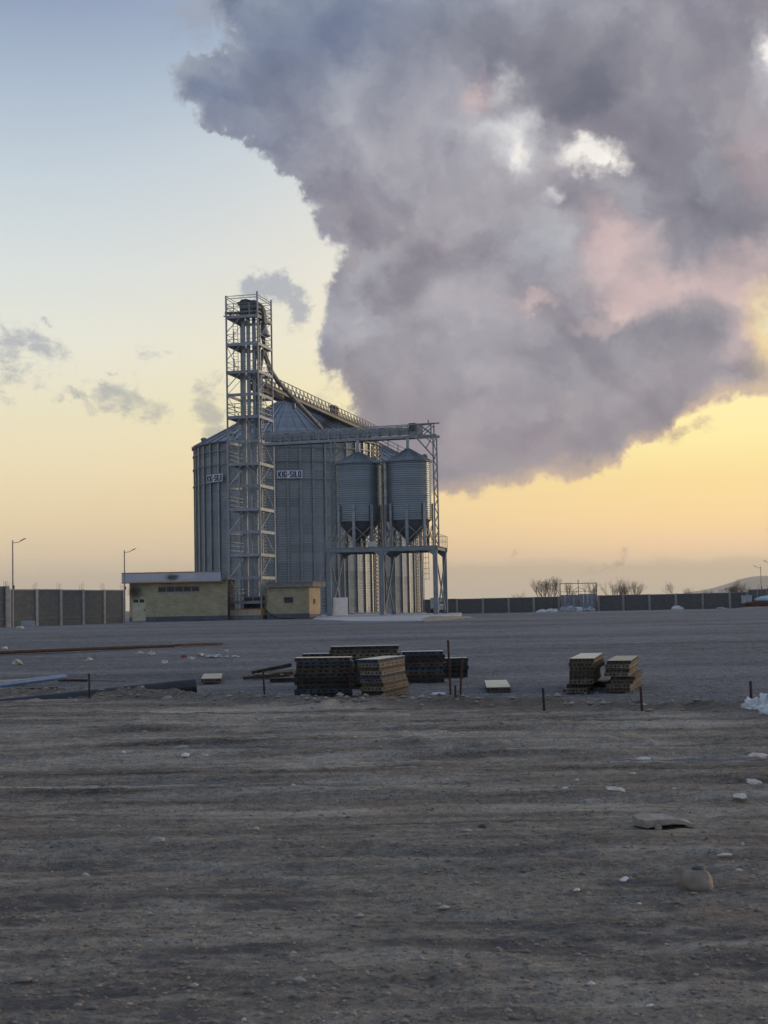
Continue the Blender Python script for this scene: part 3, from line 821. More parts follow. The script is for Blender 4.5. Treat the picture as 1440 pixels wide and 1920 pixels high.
# ------------------------------------------------------------------ lumps (stones, bags)
def lump(name, size, m, seed, rough=0.25, freq=1.3, flat=0.35, nseg=20, ridged=False, smooth=True, boxy=1.0):
    vs, fs = [], []
    nr = nseg // 2
    off = Vector((seed * 3.17, seed * 1.31, seed * 2.71))
    for i in range(nr + 1):
        th = PI * i / nr
        for k in range(nseg):
            ph = 2 * PI * k / nseg
            d = Vector((math.sin(th) * math.cos(ph), math.sin(th) * math.sin(ph), math.cos(th)))
            n = mnoise.fractal(d * freq + off, 1.0, 2.0, 4)
            if ridged: n = abs(n) * 1.6 - 0.3
            if boxy != 1: d = Vector([math.copysign(abs(c) ** boxy, c) for c in d])
            p = d * (1 + rough * n)
            z = p.z
            if z < -flat: z = -flat - (z + flat) * 0.1
            vs.append((p.x * size[0], p.y * size[1], (z + flat) * size[2] / (1 + flat)))
    for i in range(nr):
        for k in range(nseg):
            k2 = (k + 1) % nseg
            fs.append((i * nseg + k, (i + 1) * nseg + k, (i + 1) * nseg + k2, i * nseg + k2))
    mb = MB().add(vs, fs)
    return mb.build(name, m, smooth=smooth)
def place(o, p, rz=0.0, sink=0.0):
    o.location = (p[0], p[1], p[2] - sink)
    o.rotation_euler = (0, 0, rz)
    return o

# ------------------------------------------------------------------ silos
A14 = math.radians(14)
def lathe_uv(me, R):
    ul = me.uv_layers.new(name='UVMap')
    for p in me.polygons:
        c = p.center
        ac = math.atan2(c.y, c.x)
        for li in p.loop_indices:
            v = me.vertices[me.loops[li].vertex_index].co
            a = math.atan2(v.y, v.x)
            if a - ac > PI: a -= 2 * PI
            if ac - a > PI: a += 2 * PI
            ul.data[li].uv = (a * R, v.z)
NS = 48          # stiffeners, roof ribs
def corr(z0, z1, pitch, amp, R):
    n = max(2, int((z1 - z0) / pitch))
    prof = []
    for i in range(n * 4 + 1):
        z = z0 + (z1 - z0) * i / (n * 4)
        prof.append((R + amp * math.cos(2 * PI * i / 4), z))
    return prof
def big_silo(loc, R, z0, ze, za, label, shared={}):
    root = empty('grain_silo', loc, 0, label=label, cat='silo', group='large corrugated grain silos')
    if not shared:
        w = MB(); w.lathe(corr(z0, ze, 0.30, 0.02, R), 144)
        shared['wall'] = w.mesh('wall', silo_m, True); lathe_uv(shared['wall'], R)
        st = MB(); st.box(R + .02, R + .17, -.085, .085, z0, ze - .1)
        st.box(R + .171, R + .185, -.13, .13, z0, ze - .1)
        shared['stiffener'] = st.mesh('stiffener', galv, False)
        rg = MB(); 
        rg.lathe([(R + .19, -.05), (R + .27, -.05), (R + .27, .05), (R + .19, .05), (R + .19, -.05)], 96)
        shared['ring'] = rg.mesh('wind_ring', galv_dark)
        da = 2 * PI / NS
        rp = MB()
        r0 = 1.0
        sl = (za - ze) / (R + .35 - r0)
        zt = lambda r: ze + (R + .35 - r) * sl
        k = 5
        for i in range(k):       # sector split along its length for joints
            ra, rb = R + .35 - (R + .35 - r0) * i / k, R + .35 - (R + .35 - r0) * (i + 1) / k
            lap = 0.012 * (k - i)
            vs = [(ra * math.cos(-da / 2), ra * math.sin(-da / 2), zt(ra) + lap), (ra * math.cos(da / 2), ra * math.sin(da / 2), zt(ra) + lap),
                  (rb * math.cos(da / 2), rb * math.sin(da / 2), zt(rb) + lap), (rb * math.cos(-da / 2), rb * math.sin(-da / 2), zt(rb) + lap)]
            rp.add(vs, [(0, 1, 2, 3)])
        c_, s_ = math.cos(da / 2), math.sin(da / 2)
        rp.bar(((R + .38) * c_, (R + .38) * s_, zt(R + .38) + .09), ((r0 + .1) * c_, (r0 + .1) * s_, zt(r0 + .1) + .09), .11, .14)
        shared['roof_panel'] = rp.mesh('roof_panel', roof_m)
        ev = MB(); ev.lathe([(R + .02, ze - .16), (R + .36, ze - .08), (R + .36, ze + .02), (R + .02, ze - .02)], 96)
        shared['eave'] = ev.mesh('eave_ring', galv_dark)
        cp = MB(); cp.lathe([(1.25, za - .18), (1.25, za + .22), (1.0, za + .34), (0.05, za + .5)], 28)
        shared['cap'] = cp.mesh('roof_cap', galv)
        pl = MB(); pl.lathe([(R + .55, -1.2), (R + .55, z0 - .02), (R + .1, z0), (R - .3, z0)], 96)
        shared['plinth'] = pl.mesh('plinth', concrete)
        vt = MB(); vt.lathe([(.33, -.1), (.33, .22), (.42, .24), (.36, .42), (.16, .52), (.01, .54)], 14)
        shared['vent'] = vt.mesh('roof_vent', galv, True)
    inst(shared['wall'], 'wall', root)
    for k in range(NS): inst(shared['stiffener'], 'stiffener', root, rot=(0, 0, 2 * PI * (k + .5) / NS))
    for k in range(NS): inst(shared['roof_panel'], 'roof_panel', root, rot=(0, 0, 2 * PI * k / NS))
    inst(shared['eave'], 'eave_ring', root); inst(shared['cap'], 'roof_cap', root); inst(shared['plinth'], 'plinth', root)
    for z in ring_z: inst(shared['ring'], 'wind_ring', root, (0, 0, z))
    sl = (za - ze) / (R + .35 - 1)
    for a in (200, 236, 262, 298, 318, 345, 20, 60, 100, 140):
        r = R - .9; aa = math.radians(a)
        inst(shared['vent'], 'roof_vent', root, (r * math.cos(aa), r * math.sin(aa), ze + (R + .35 - r) * sl))
    return root
R1 = 11.74
S1 = Vector((xat(543, 190), 190, gz(190)))
S2 = Vector((xat(640, 216.6), 216.6, gz(216.6)))
ZE = 22.0 - S1.z; ZA = 28.0 - S1.z; Z0 = 0.45
ring_z = [at(368, y, 189.3).z - S1.z for y in (859, 884, 915)]
silo1 = big_silo(S1, R1, Z0, ZE, ZA, 'largest corrugated steel grain silo with two name boards, behind the lift tower')
silo2 = big_silo(S2, R1, Z0, ZE, ZA, 'farther corrugated grain silo half hidden behind the two small hopper bins')
# lit edge angle strips with bolt slots up the limb of each silo (ladder with side bars)
def wall_ladder(root, ang, z0, z1, R, cage=None):
    a = math.radians(ang)
    ld = empty('wall_ladder', (0, 0, 0)); ld.parent = root; ld.rotation_euler = (0, 0, a)
    mb = MB()
    for s in (-.24, .24): mb.bar((R + .32, s, z0), (R + .32, s, z1), .055)
    mb.build('side_rail', galv, ld)
    rg = MB(); rg.bar((R + .32, -.24, 0), (R + .32, .24, 0), .10, .16)
    me = rg.mesh('rung', galv)
    n = int((z1 - z0) / .46)
    for i in range(n): inst(me, 'rung', ld, (0, 0, z0 + .2 + i * .46))
    MB().box(R + .20, R + .22, -.30, .30, z0, z1).build('gap_darkening_strip', dark_steel, ld)  # dark strip added behind the rungs, painting the gaps darker
    if cage:
        hoop = MB()
        pts = [(R + .32 + .78 * math.sin(t), .38 * math.cos(t) * (1 if True else 0), 0) for t in np.linspace(0.0, PI, 9)]
        for p, q in zip(pts, pts[1:]): hoop.bar(p, q, .05)
        hm = hoop.mesh('cage_hoop', galv_dark)
        z = cage[0]
        while z < cage[1]:
            inst(hm, 'cage_hoop', ld, (0, 0, z)); z += .78
        vb = MB()
        for p in pts[1:-1:2] + [pts[4]]: vb.bar((p[0], p[1], cage[0]), (p[0], p[1], cage[1] - .3), .035)
        vb.build('cage_bar', galv_dark, ld)
    return ld
wall_ladder(silo1, -22, Z0, ZE - .3, R1)
wall_ladder(silo2, -2, Z0, ZE - .3, R1, (5.2, 13.5))
wall_ladder(silo2, -24, Z0, ZE - .3, R1)
wall_ladder(silo1, -15, ZE - 2.5, ZE + .9, R1)
# roof stair with handrails down the right-hand slope of the far silo
def roof_stair(root, ang):
    a = math.radians(ang)
    st = empty('roof_stair', (0, 0, 0)); st.parent = root; st.rotation_euler = (0, 0, a)
    sl = (ZA - ZE) / (R1 - .65)
    f = lambda r: ZE + (R1 + .35 - r) * sl + .25
    mb = MB()
    for s in (-.4, .4): mb.bar((1.3, s, f(1.3)), (R1, s, f(R1)), .06, .2)
    for h in (.55, 1.1):
        for s in (-.42, .42): mb.bar((1.3, s, f(1.3) + h), (R1, s, f(R1) + h), .06)
    mb.build('handrail', galv_dark, st)
    pm = MB(); pm.bar((0, -.42, 0), (0, -.42, 1.1), .06); pm.bar((0, .42, 0), (0, .42, 1.1), .06)
    me = pm.mesh('baluster', galv_dark)
    r = 1.5
    while r < R1: inst(me, 'baluster', st, (r, 0, f(r))); r += 1.45
    tm = MB(); tm.box(-.14, .14, -.38, .38, -.02, .02)
    me = tm.mesh('tread', galv)
    r = 1.5
    while r < R1: inst(me, 'tread', st, (r, 0, f(r) + .08)); r += .36
roof_stair(silo2, -8)
# signs lettering
def letters():
    # heavy condensed capitals as boxes and slanted bars in a 1-high cell; returns list of (width, MB)
    def L(w, parts):
        mb = MB()
        for p in parts:
            if len(p) == 4: mb.box(p[0], p[1], 0, .02, p[2], p[3])
            else:
                (x0, z0), (x1, z1), t = (p[0], p[1]), (p[2], p[3]), p[4]
                vs = [(x0 - t / 2, 0, z0), (x0 + t / 2, 0, z0), (x1 + t / 2, 0, z1), (x1 - t / 2, 0, z1)]
                mb.add(vs + [(v[0], .02, v[2]) for v in vs], [(0, 1, 2, 3), (7, 6, 5, 4), (0, 4, 5, 1), (1, 5, 6, 2), (2, 6, 7, 3), (3, 7, 4, 0)])
        return w, mb
    t = .2
    return {
        'K': L(.62, [(0, t, 0, 1), (.50, 0, .24, .52, .22), (.24, .48, .50, 1, .22)]),
        'I': L(.24, [(0, t + .02, 0, 1)]),
        'G': L(.60, [(0, t, .08, .92), (.04, .52, .84, 1), (.04, .52, 0, .16), (.36, .56, .08, .5), (.30, .45, .38, .5), (.36, .56, .70, .92)]),
        '-': L(.34, [(.02, .30, .38, .54)]),
        'S': L(.58, [(.04, .5, .84, 1), (0, t, .55, .92), (.04, .5, .43, .58), (.34, .54, .08, .46), (.04, .5, 0, .16), (0, t, .08, .22), (.34, .54, .78, .92)]),
        'L': L(.48, [(0, t, 0, 1), (t, .46, 0, .17)]),
        'O': L(.60, [(0, t, .08, .92), (.36, .56, .08, .92), (.04, .52, .84, 1), (.04, .52, 0, .16)]),
    }
LET = letters()
def sign(root, ang, zc, w=3.1, h=.98):
    a = math.radians(ang)
    sg = empty('name_board', (0, 0, 0)); sg.parent = root
    sg.rotation_euler = (0, 0, a + PI / 2)      # local -y faces outwards
    sg.location = ((R1 + .34) * math.cos(a), (R1 + .34) * math.sin(a), zc)
    sg['label'] = 'white board reading KIG-SILO in blue capitals'
    b_ = MB(); b_.box(-w / 2, w / 2, -.02, .03, -h / 2, h / 2)
    b_.build('board', sign_white, sg)
    txt = 'KIG-SILO'
    tw = sum(LET[c][0] + .07 for c in txt) - .07
    s = h * .78; sxx = (w * .93) / (tw * s)
    x = -tw / 2
    for c in txt:
        wd, mb = LET[c]
        m2 = MB().add([((x + v[0]) * s * sxx, -.045 + v[1], (v[2] - .5) * s) for v in mb.v], mb.f)
        m2.build('letter', sign_blue, sg)
        x += wd + .07
zs1 = at(558, 889.5, 178.3).z - S1.z
sign(silo1, -90 + 5, zs1, 3.0, .92)
sign(silo1, -90 - 43.5, zs1, 3.0, .92)

# ------------------------------------------------------------------ lift tower
TW, TL = 3.35, 4.5
T0 = Vector((xat(431, 150.8, 1130), 150.8, 0))
LV = [at(490, y, 150).z for y in (1129, 1083, 1040, 996.6, 954, 910, 868.5, 826, 780, 738, 695, 643, 591)]
TOP = at(481, 546, 150).z
tower = empty('lift_tower', T0, -A14, label='tall galvanised lift tower with stacked railed platforms, rising above the silos', cat='tower')
PZ = 1.62
for (x, y) in ((0, 0), (TW, 0), (TW, TL), (0, TL)):
    mb = MB(); mb.box(x - .075, x + .075, y - .075, y + .075, PZ, TOP - (0.25 if x == 0 else 0)); mb.build('leg', paint_tower, tower)
deck = {0, 2, 4, 6, 8, 10, 11, 12}
def rail_set(x0, x1, y0, y1, z, side):
    wd = .045 if z > 24 else .065
    for h in ((.52, 1.05) if z > 24 else (.52, 1.0, 1.38)):
        mb = MB()
        if side == 'x': mb.bar((x0, y0, z + h), (x1, y0, z + h), wd)
        else: mb.bar((x0, y0, z + h), (x0, y1, z + h), wd)
        mb.build('rail', paint_tower, tower)
for i, z in enumerate(LV):
    th = .30
    for (a, b_) in (((0, 0), (TW, 0)), ((0, TL), (TW, TL)), ((0, 0), (0, TL)), ((TW, 0), (TW, TL))):
        mb = MB(); mb.bar((a[0], a[1], z), (b_[0], b_[1], z), .10, th); mb.build('beam', paint_tower, tower)
    if i in deck:
        mb = MB()
        mb.box(.06, TW - .06, .06, .95, z + .06, z + .11)
        mb.box(.06, 1.1, .951, TL - .06, z + .06, z + .11)
        mb.box(TW - .6, TW - .06, .951, TL - .06, z + .06, z + .11)
        mb.build('platform', galv_dark, tower)
        rail_set(.09, TW - .09, 0, 0, z, 'x')
        rail_set(0, 0, .09, TL - .09, z, 'y')
        if i in (12, 11, 10, 8): rail_set(TW, TW, .09, TL - .09, z, 'y'); rail_set(.09, TW - .09, TL, TL, z, 'x')
        mb = MB()
        for x in (TW * .24, TW * .74): mb.bar((x, 0, z + .15), (x, 0, z + 1.38), .07)
        mb.build('baluster', paint_tower, tower)
        if i > 0:
            mb = MB()
            mb.bar((TW * .42, 0, z - .15), (TW * .02, 0, z - 1.5), .07)
            mb.bar((TW * .58, 0, z - .15), (TW * .98, 0, z - 1.5), .07)
            mb.build('knee_brace', paint_tower, tower)
# side bracing and the stair-ladders between levels
for i in range(len(LV) - 1):
    z0, z1 = LV[i], LV[i + 1]
    mb = MB()
    if i % 2: mb.bar((TW, 0, z0 + .2), (TW, TL * .75, z1 - .1), .06)
    else: mb.bar((TW, TL, z0 + .2), (TW, TL * .3, z1 - .1), .06)
    mb.build('brace', paint_tower, tower)
    mb = MB()
    mb.bar((0, 0.1, z0 + .1), (0, TL - .1, z1 - .1), .045) if i % 2 else mb.bar((0, TL - .1, z0 + .1), (0, .1, z1 - .1), .045)
    mb.build('brace', galv, tower)
    mb = MB(); mb.bar((.1, TL, z0 + .1), (TW - .1, TL, z1 - .1), .05) if i % 2 else mb.bar((TW - .1, TL, z0 + .1), (.1, TL, z1 - .1), .05)
    mb.build('brace', galv_dark, tower)
def ladder(parent, x, y, z0, z1, w=.4, m=galv, dirx=True, name='ladder', lean=0.0):
    mb = MB()
    L = (z1 - z0)
    for s in (-w / 2, w / 2):
        if dirx: mb.bar((x + s, y, z0), (x + s + lean, y, z1), .05)
        else: mb.bar((x, y + s, z0), (x, y + s + lean, z1), .05)
    n = int(L / .32)
    for i in range(1, n):
        t = i / n; z = z0 + L * t
        if dirx: mb.bar((x - w / 2 + lean * t, y, z), (x + w / 2 + lean * t, y, z), .035)
        else: mb.bar((x, y - w / 2 + lean * t, z), (x, y + w / 2 + lean * t, z), .035)
    return mb.build(name, m, parent)
for i in (12, 11):
    ladder(tower, .55, 1.2, LV[i - 1] + .1, LV[i] + (.9 if i == 12 else 0), .5)
for i in range(0, 9, 2):
    ladder(tower, TW - .12, TL * .42, LV[i] + .1, LV[i + 2], .55, galv, False, lean=-.5)
ladder(tower, TW - .3, TL - .5, LV[9], LV[11] + 1.0, .45, galv, False)
for i in range(2, 9, 2): ladder(tower, .9, 2.2, LV[i] + .1, LV[i + 2], .45, galv)
# top cage
for h in (.45, .9, 1.35, 1.9, TOP - LV[12] - .32):
    mb = MB()
    z = LV[12] + h
    mb.bar((.09, 0, z), (TW - .09, 0, z), .055); mb.bar((TW, .09, z), (TW, TL - .09, z), .055)
    mb.bar((0, .09, z), (0, TL - .09, z), .055); mb.bar((.09, TL, z), (TW - .09, TL, z), .055)
    mb.build('cage_rail', galv_dark, tower)
mb = MB(); mb.bar((-1.0, 2.4, LV[12] + .95), (2.2, 2.4, LV[12] + .75), .14, .3); mb.bar((-1.0, 2.0, LV[12] + .55), (2.0, 2.0, LV[12] + .42), .12, .12)
mb.build('hoist_beam', rust_m, tower)
# vertical conduit
mb = MB(); mb.tube([(1.02, .5, PZ), (1.02, .5, LV[8] + .5)], .055, 8); mb.build('conduit', galv, tower)

# bucket elevators: two pairs of trunking, head and boot
def elevator(x, y, label, zhead, spout):
    e = empty('bucket_elevator', T0 + Matrix.Rotation(-A14, 3, 'Z') @ Vector((x, y, 0)), -A14, label=label, cat='grain elevator', group='bucket elevators inside the lift tower')
    for s in (-.26, .26):
        mb = MB(); mb.box(s - .165, s + .165, -.15, .15, PZ, zhead)
        z = PZ + 2.4
        while z < zhead:
            mb.box(s - .20, s + .20, -.185, .185, z - .025, z + .025); z += 2.44
        mb.build('trunking', duct_m, e)
    mb = MB(); mb.box(-.5, .5, -.4, .4, PZ - .0, PZ + 1.3); mb.build('boot', dark_steel, e)
    # head: a box with a half-round hood, the discharge side sloping down to the right
    mb = MB()
    if spout: prof = [(-.35, 0), (.35, 0), (.75, -.75), (1.05, -.75), (1.0, .2), (.85, .9), (.5, 1.45), (.05, 1.7), (-.35, 1.72)]
    else: prof = [(-.45, 0), (.75, 0), (.95, .4), (.93, 1.3), (.7, 1.72), (.2, 1.86), (-.3, 1.82), (-.5, 1.6), (-.72, 1.6), (-.72, 1.3), (-.5, 1.25)]
    n = len(prof)
    vs = [(p[0], -.42, zhead + p[1]) for p in prof] + [(p[0], .42, zhead + p[1]) for p in prof]
    mb.add(vs, [tuple(range(n)), tuple(range(2 * n - 1, n - 1, -1))] + [(i, n + i, n + (i + 1) % n, (i + 1) % n) for i in range(n)])
    mb.build('head', head_m, e)
    mb = MB(); mb.box(-.2, .62, -.50, -.425, zhead + .75, zhead + .86); mb.build('hood_rib', green_m, e)
    mb = MB(); mb.box(.0, .42, -.72, -.428, zhead + .15, zhead + .6); mb.build('motor', green_m, e)
    return e
elevator(1.62, 1.35, 'left bucket elevator trunking in the lift tower with dark green head', LV[12] + .12, None)
elevator(2.62, 1.75, 'right bucket elevator trunking in the lift tower under the rounded hood', LV[12] + .18, True)
def tw(x, y, z): return T0 + Matrix.Rotation(-A14, 3, 'Z') @ Vector((x, y, 0)) + Vector((0, 0, z))
# distributor cone and down spouts
dist = empty('spout_distributor', tw(3.0, 2.9, LV[12] - 1.0), 0, label='pale conical grain distributor hanging under the top tower platform', cat='distributor')
mb = MB(); mb.lathe([(.22, .9), (.30, .55), (.62, -.35), (.66, -.62), (.2, -.75)], 18); mb.build('cone', duct_m, dist, smooth=True)
mb = MB(); mb.lathe([(.68, -.66), (.72, -.62), (.72, -.52), (.67, -.5)], 18); mb.build('flange', galv_dark, dist)
def pipe(name, pts, r, m, label, cat='pipe', n=12, flanges=True, group=None):
    root = empty(name, pts[0], 0, label=label, cat=cat, group=group)
    q = [Vector(p) - Vector(pts[0]) for p in pts]
    MB().tube(q, r, n).build('tube', m, root, smooth=False)
    if flanges:
        for a, b_ in zip(q, q[1:]):
            L = (b_ - a).length
            k = max(1, int(L / 3))
            for i in range(k + 1):
                p = a.lerp(b_, i / k); d = (b_ - a).normalized() * .04
                MB().tube([p - d, p + d], r * 1.18, n).build('flange', galv_dark, root)
    return root
pB = at(508, 696, 155.8); pC = at(522, 716, 158.5); pD = at(602, 803, 180.6)
pipe('grain_spout', [tw(3.0, 2.9, LV[12] - 1.7), tw(3.0, 3.2, LV[11] - .6), pB, pC, pD], .25, galv_dark, 'long slanting grain spout from the tower down over the roof of the largest silo')
pipe('grain_spout', [tw(2.75, 2.6, LV[12] - 1.7), tw(2.5, 2.4, LV[11] + .3), tw(2.45, 2.4, LV[11] - 1.2)], .22, galv_dark, 'short steep grain spout inside the tower below the distributor')
pipe('grain_spout', [tw(3.1, 2.4, LV[11] - .4), tw(2.7, 2.2, LV[10] - .2), tw(2.7, 1.2, LV[7])], .2, galv_dark, 'lower grain spout dropping inside the tower to the bridge conveyor')

# plinth house below the tower
pl = empty('tower_base', tw(0, 0, 0), -A14, label='concrete and cream clad base under the lift tower', cat='base')
mb = MB(); mb.box(-.12, TW + .25, -.28, TL + .3, gz(150) - .6, 1.03); mb.build('footing', concrete, pl)
mb = MB(); x = -.14
k = 0
pm_ = MB(); pm_.box(0, .185, -.34, -.2805, 1.0, 1.60); pme = pm_.mesh('cladding_strip', creampanel_m)
while x < TW + .1: inst(pme, 'cladding_strip', pl, (x, 0, 0)); x += .2
pm_ = MB(); pm_.box(TW + .2505, TW + .31, 0, .185, 1.0, 1.60); pme = pm_.mesh('cladding_strip', creampanel_m)
y = -.1
while y < 2.2: inst(pme, 'cladding_strip', pl, (0, y, 0)); y += .2
mb = MB(); mb.box(-.12, TW + .25, -.28, TL + .3, 1.031, 1.615); mb.build('curb', concrete, pl)
mb = MB(); mb.box(-.16, TW + .33, -.37, -.2, 1.617, 1.70); mb.box(TW + .06, TW + .33, -.372, -.341, 1.0, 1.616); mb.build('orange_trim', orange_m, pl)

# ------------------------------------------------------------------ bridge conveyor
def truss_bridge(name, A, B, width, zb, zt, bays, label, m, post_w=.09, deck_w=None):
    A, B = Vector((A[0], A[1], 0)), Vector((B[0], B[1], 0))
    L = (B - A).length
    rz = math.atan2(B.y - A.y, B.x - A.x)
    root = empty(name, (A.x, A.y, 0), rz, label=label, cat='conveyor')
    for s in (0, width):
        nm = 'side_truss'
        sd_ = empty(nm, (0, s, 0)); sd_.parent = root
        mb = MB(); mb.bar((0, 0, zb + .12), (L, 0, zb + .12), .12, .26); mb.build('lower_chord', m, sd_)
        mb = MB(); mb.bar((0, 0, zt), (L, 0, zt), .09, .09); mb.build('upper_chord', m, sd_)
        mb = MB(); mb.bar((0, 0, zb + (zt - zb) * .62), (L, 0, zb + (zt - zb) * .62), .05, .05); mb.build('mid_rail', m, sd_)
        pm_ = MB(); pm_.bar((0, 0, zb + .25), (0, 0, zt), post_w); me = pm_.mesh('post', m)
        dl_ = L / bays
        dg = MB(); dg.bar((0, 0, zt - .05), (dl_, 0, zb + .27), .06); de = dg.mesh('diagonal', m)
        for i in range(bays + 1): inst(me, 'post', sd_, (dl_ * i, 0, 0))
        for i in range(bays): inst(de, 'diagonal', sd_, (dl_ * i, 0, 0))
    mb = MB(); mb.box(0, L, .07, width - .07, zb + .02, zb + .10); mb.build('deck', dark_steel, root)
    return root, L
cA = at(490, 823, 149.0); cB = at(790, 812, 144.4)
zb = at(500, 835, 148.8).z; zt = at(500, 811, 148.8).z
br, Lb = truss_bridge('bridge_conveyor', (cA.x, cA.y), (cB.x - .35, cB.y + .10), 1.15, zb, zt, 16, 'horizontal truss conveyor bridging from the lift tower to above the two small bins', paint_tower)
mb = MB(); mb.box(.2, Lb - 1.0, .35, .9, zb + .42, zt - .22)
mb.build('trough', duct_m, br)
cvp = MB(); cvp.box(0, .82, .36, .91, .0, .04)
cme = cvp.mesh('trough_lid', galv)
x = .3
while x < Lb - 2.2: inst(cme, 'trough_lid', br, (x, 0, zt - .21 + random.uniform(-.01, .03))); x += .9
mb = MB(); mb.box(Lb - .95, Lb - .1, .22, 1.0, zb + .3, zt - .05); mb.build('drive_box', duct_m, br)
mb = MB(); mb.tube([(Lb - .6, -.16, zb + .95), (Lb - .6, .215, zb + .95)], .27, 16); mb.build('motor', green_m, br)
mb = MB(); mb.box(Lb - 1.0, Lb - .3, .3, .9, zt + .0, zt + .2); mb.build('inspection_box', dark_steel, br)
# head frame past the last bin
zh = zt + .12
mb = MB()
for s in (0, 1.15):
    mb.bar((Lb - .3, s, zt + .02), (Lb + 1.9, s, zt + .02 + (.16 if s else 0)), .10, .13)
    mb.bar((Lb, s, zb + .12), (Lb + 1.9, s, zb + .12), .10, .24)
    for xx in (Lb + .15, Lb + 1.35): mb.bar((xx, s, zb + .2), (xx, s, zt), .12)
    mb.bar((Lb + .2, s, zb + .3), (Lb + 1.3, s, zt - .1), .08); mb.bar((Lb + .2, s, zt - .1), (Lb + 1.3, s, zb + .3), .08)
mb.build('head_frame', paint_beam, br)
mb = MB(); mb.tube([(Lb + 1.0, .3, zt + .1), (Lb + 1.0, .3, zt + .42)], .05, 8); mb.build('beacon', red_m, br)

# conveyor running back over the silo roofs
c0 = (-14.1, 156.6); c1 = (-1.95, 207.5)
zc0 = at(537, 742, 167).z; zc1 = at(527.5, 715.5, 165).z
rc, Lr = truss_bridge('roof_conveyor', c0, c1, -1.1, zc0 - .2, zc1, 34, 'truss conveyor with handrails receding over the big silo roofs', galv_dark, .07)
mb = MB(); mb.box(.0, Lr, -.8, -.3, zc0 + .12, zc0 + .5); mb.build('trough', dark_steel, rc)
mb = MB(); mb.box(-.6, 9.5, -1.03, -.07, zc0 - .75, zc0 - .21); mb.build('underframe', dark_steel, rc)
mb = MB(); mb.box(-.2, 1.8, -1.0, -.1, zc0 + .1, zc0 + 1.2); mb.build('tail_box', dark_steel, rc)
mb = MB(); mb.box(Lr * .60, Lr * .60 + 1.6, -.9, -.2, zc0 + .5, zc1 + .25); mb.build('drive_box', dark_steel, rc)
for f in (.28, .95):
    mb = MB(); mb.tube([(Lr * f, -.55, zc0 - .1), (Lr * f, -.55, zc0 - (1.0 if f < .5 else 2.6))], .25, 10); mb.build('outlet', galv_dark, rc)
# roof conveyor support leg near silo eave
for dx, lab in ((.86, 'x'),):
    mb = MB()
    zz = zc0 - .2
    mb.bar((Lr * dx, -.05, zz), (Lr * dx, -.05, gz(200) + .0), .18); mb.bar((Lr * dx, -1.05, zz), (Lr * dx, -1.05, gz(200)), .18)
    mb.build('support_leg', galv_dark, rc)

# lattice columns carrying the bridge
def lattice(px, Y, zlo, zhi, wdt, label):
    root = empty('lattice_column', (xat(px, Y, 1020), Y, 0), -math.radians(12), label=label, cat='lattice column', group='lattice columns under the bridge conveyor')
    for sx_ in (-wdt / 2, wdt / 2):
        for sy_ in (-wdt / 2, wdt / 2):
            mb = MB(); mb.bar((sx_, sy_, zlo), (sx_, sy_, zhi), .075); mb.build('chord', paint_beam, root)
    n = int((zhi - zlo) / .75)
    for s in (-1, 1):
        mb = MB()
        for i in range(n):
            za_, zb_ = zlo + (zhi - zlo) * i / n, zlo + (zhi - zlo) * (i + 1) / n
            a = -wdt / 2 if i % 2 else wdt / 2
            mb.bar((a, s * wdt / 2, za_), (-a, s * wdt / 2, zb_), .045)
            mb.bar((s * wdt / 2, a, za_), (s * wdt / 2, -a, zb_), .045)
        mb.build('lacing', paint_beam, root)
    return root
DECK = at(818, 1022, 140).z
lattice(819.5, 143.4, DECK, zb, .36, 'right lattice column standing beside the right hopper bin')
lattice(627.5, 146.2, DECK, zb - .1, .45, 'left lattice column standing beside the left hopper bin')
lc1 = bpy.data.objects['lattice_column']
mb = MB(); mb.bar((0, 0, zb - 2.2), (-1.9, .4, zb - .02), .12); mb.bar((0, 0, zb - .9), (-1.0, .2, zb - .9 + .9), .08); mb.bar((-.95, .2, zb - 1.2), (-.3, .1, zb - .1), .08)
mb.bar((0, 0, zb - .12), (-2.0, .4, zb - .12), .09)
mb.build('knee_frame', paint_beam, lc1)
lc2 = bpy.data.objects['lattice_column.001']
mb = MB(); mb.bar((.1, 0, zb - 1.6), (1.5, -.3, zb - .05), .10); mb.bar((.1, 0, zb - .7), (1.2, -.2, zb - .7), .07); mb.bar((.5, 0, zb - 1.2), (.2, 0, zb - .1), .07)
mb.build('knee_frame', paint_beam, lc2)

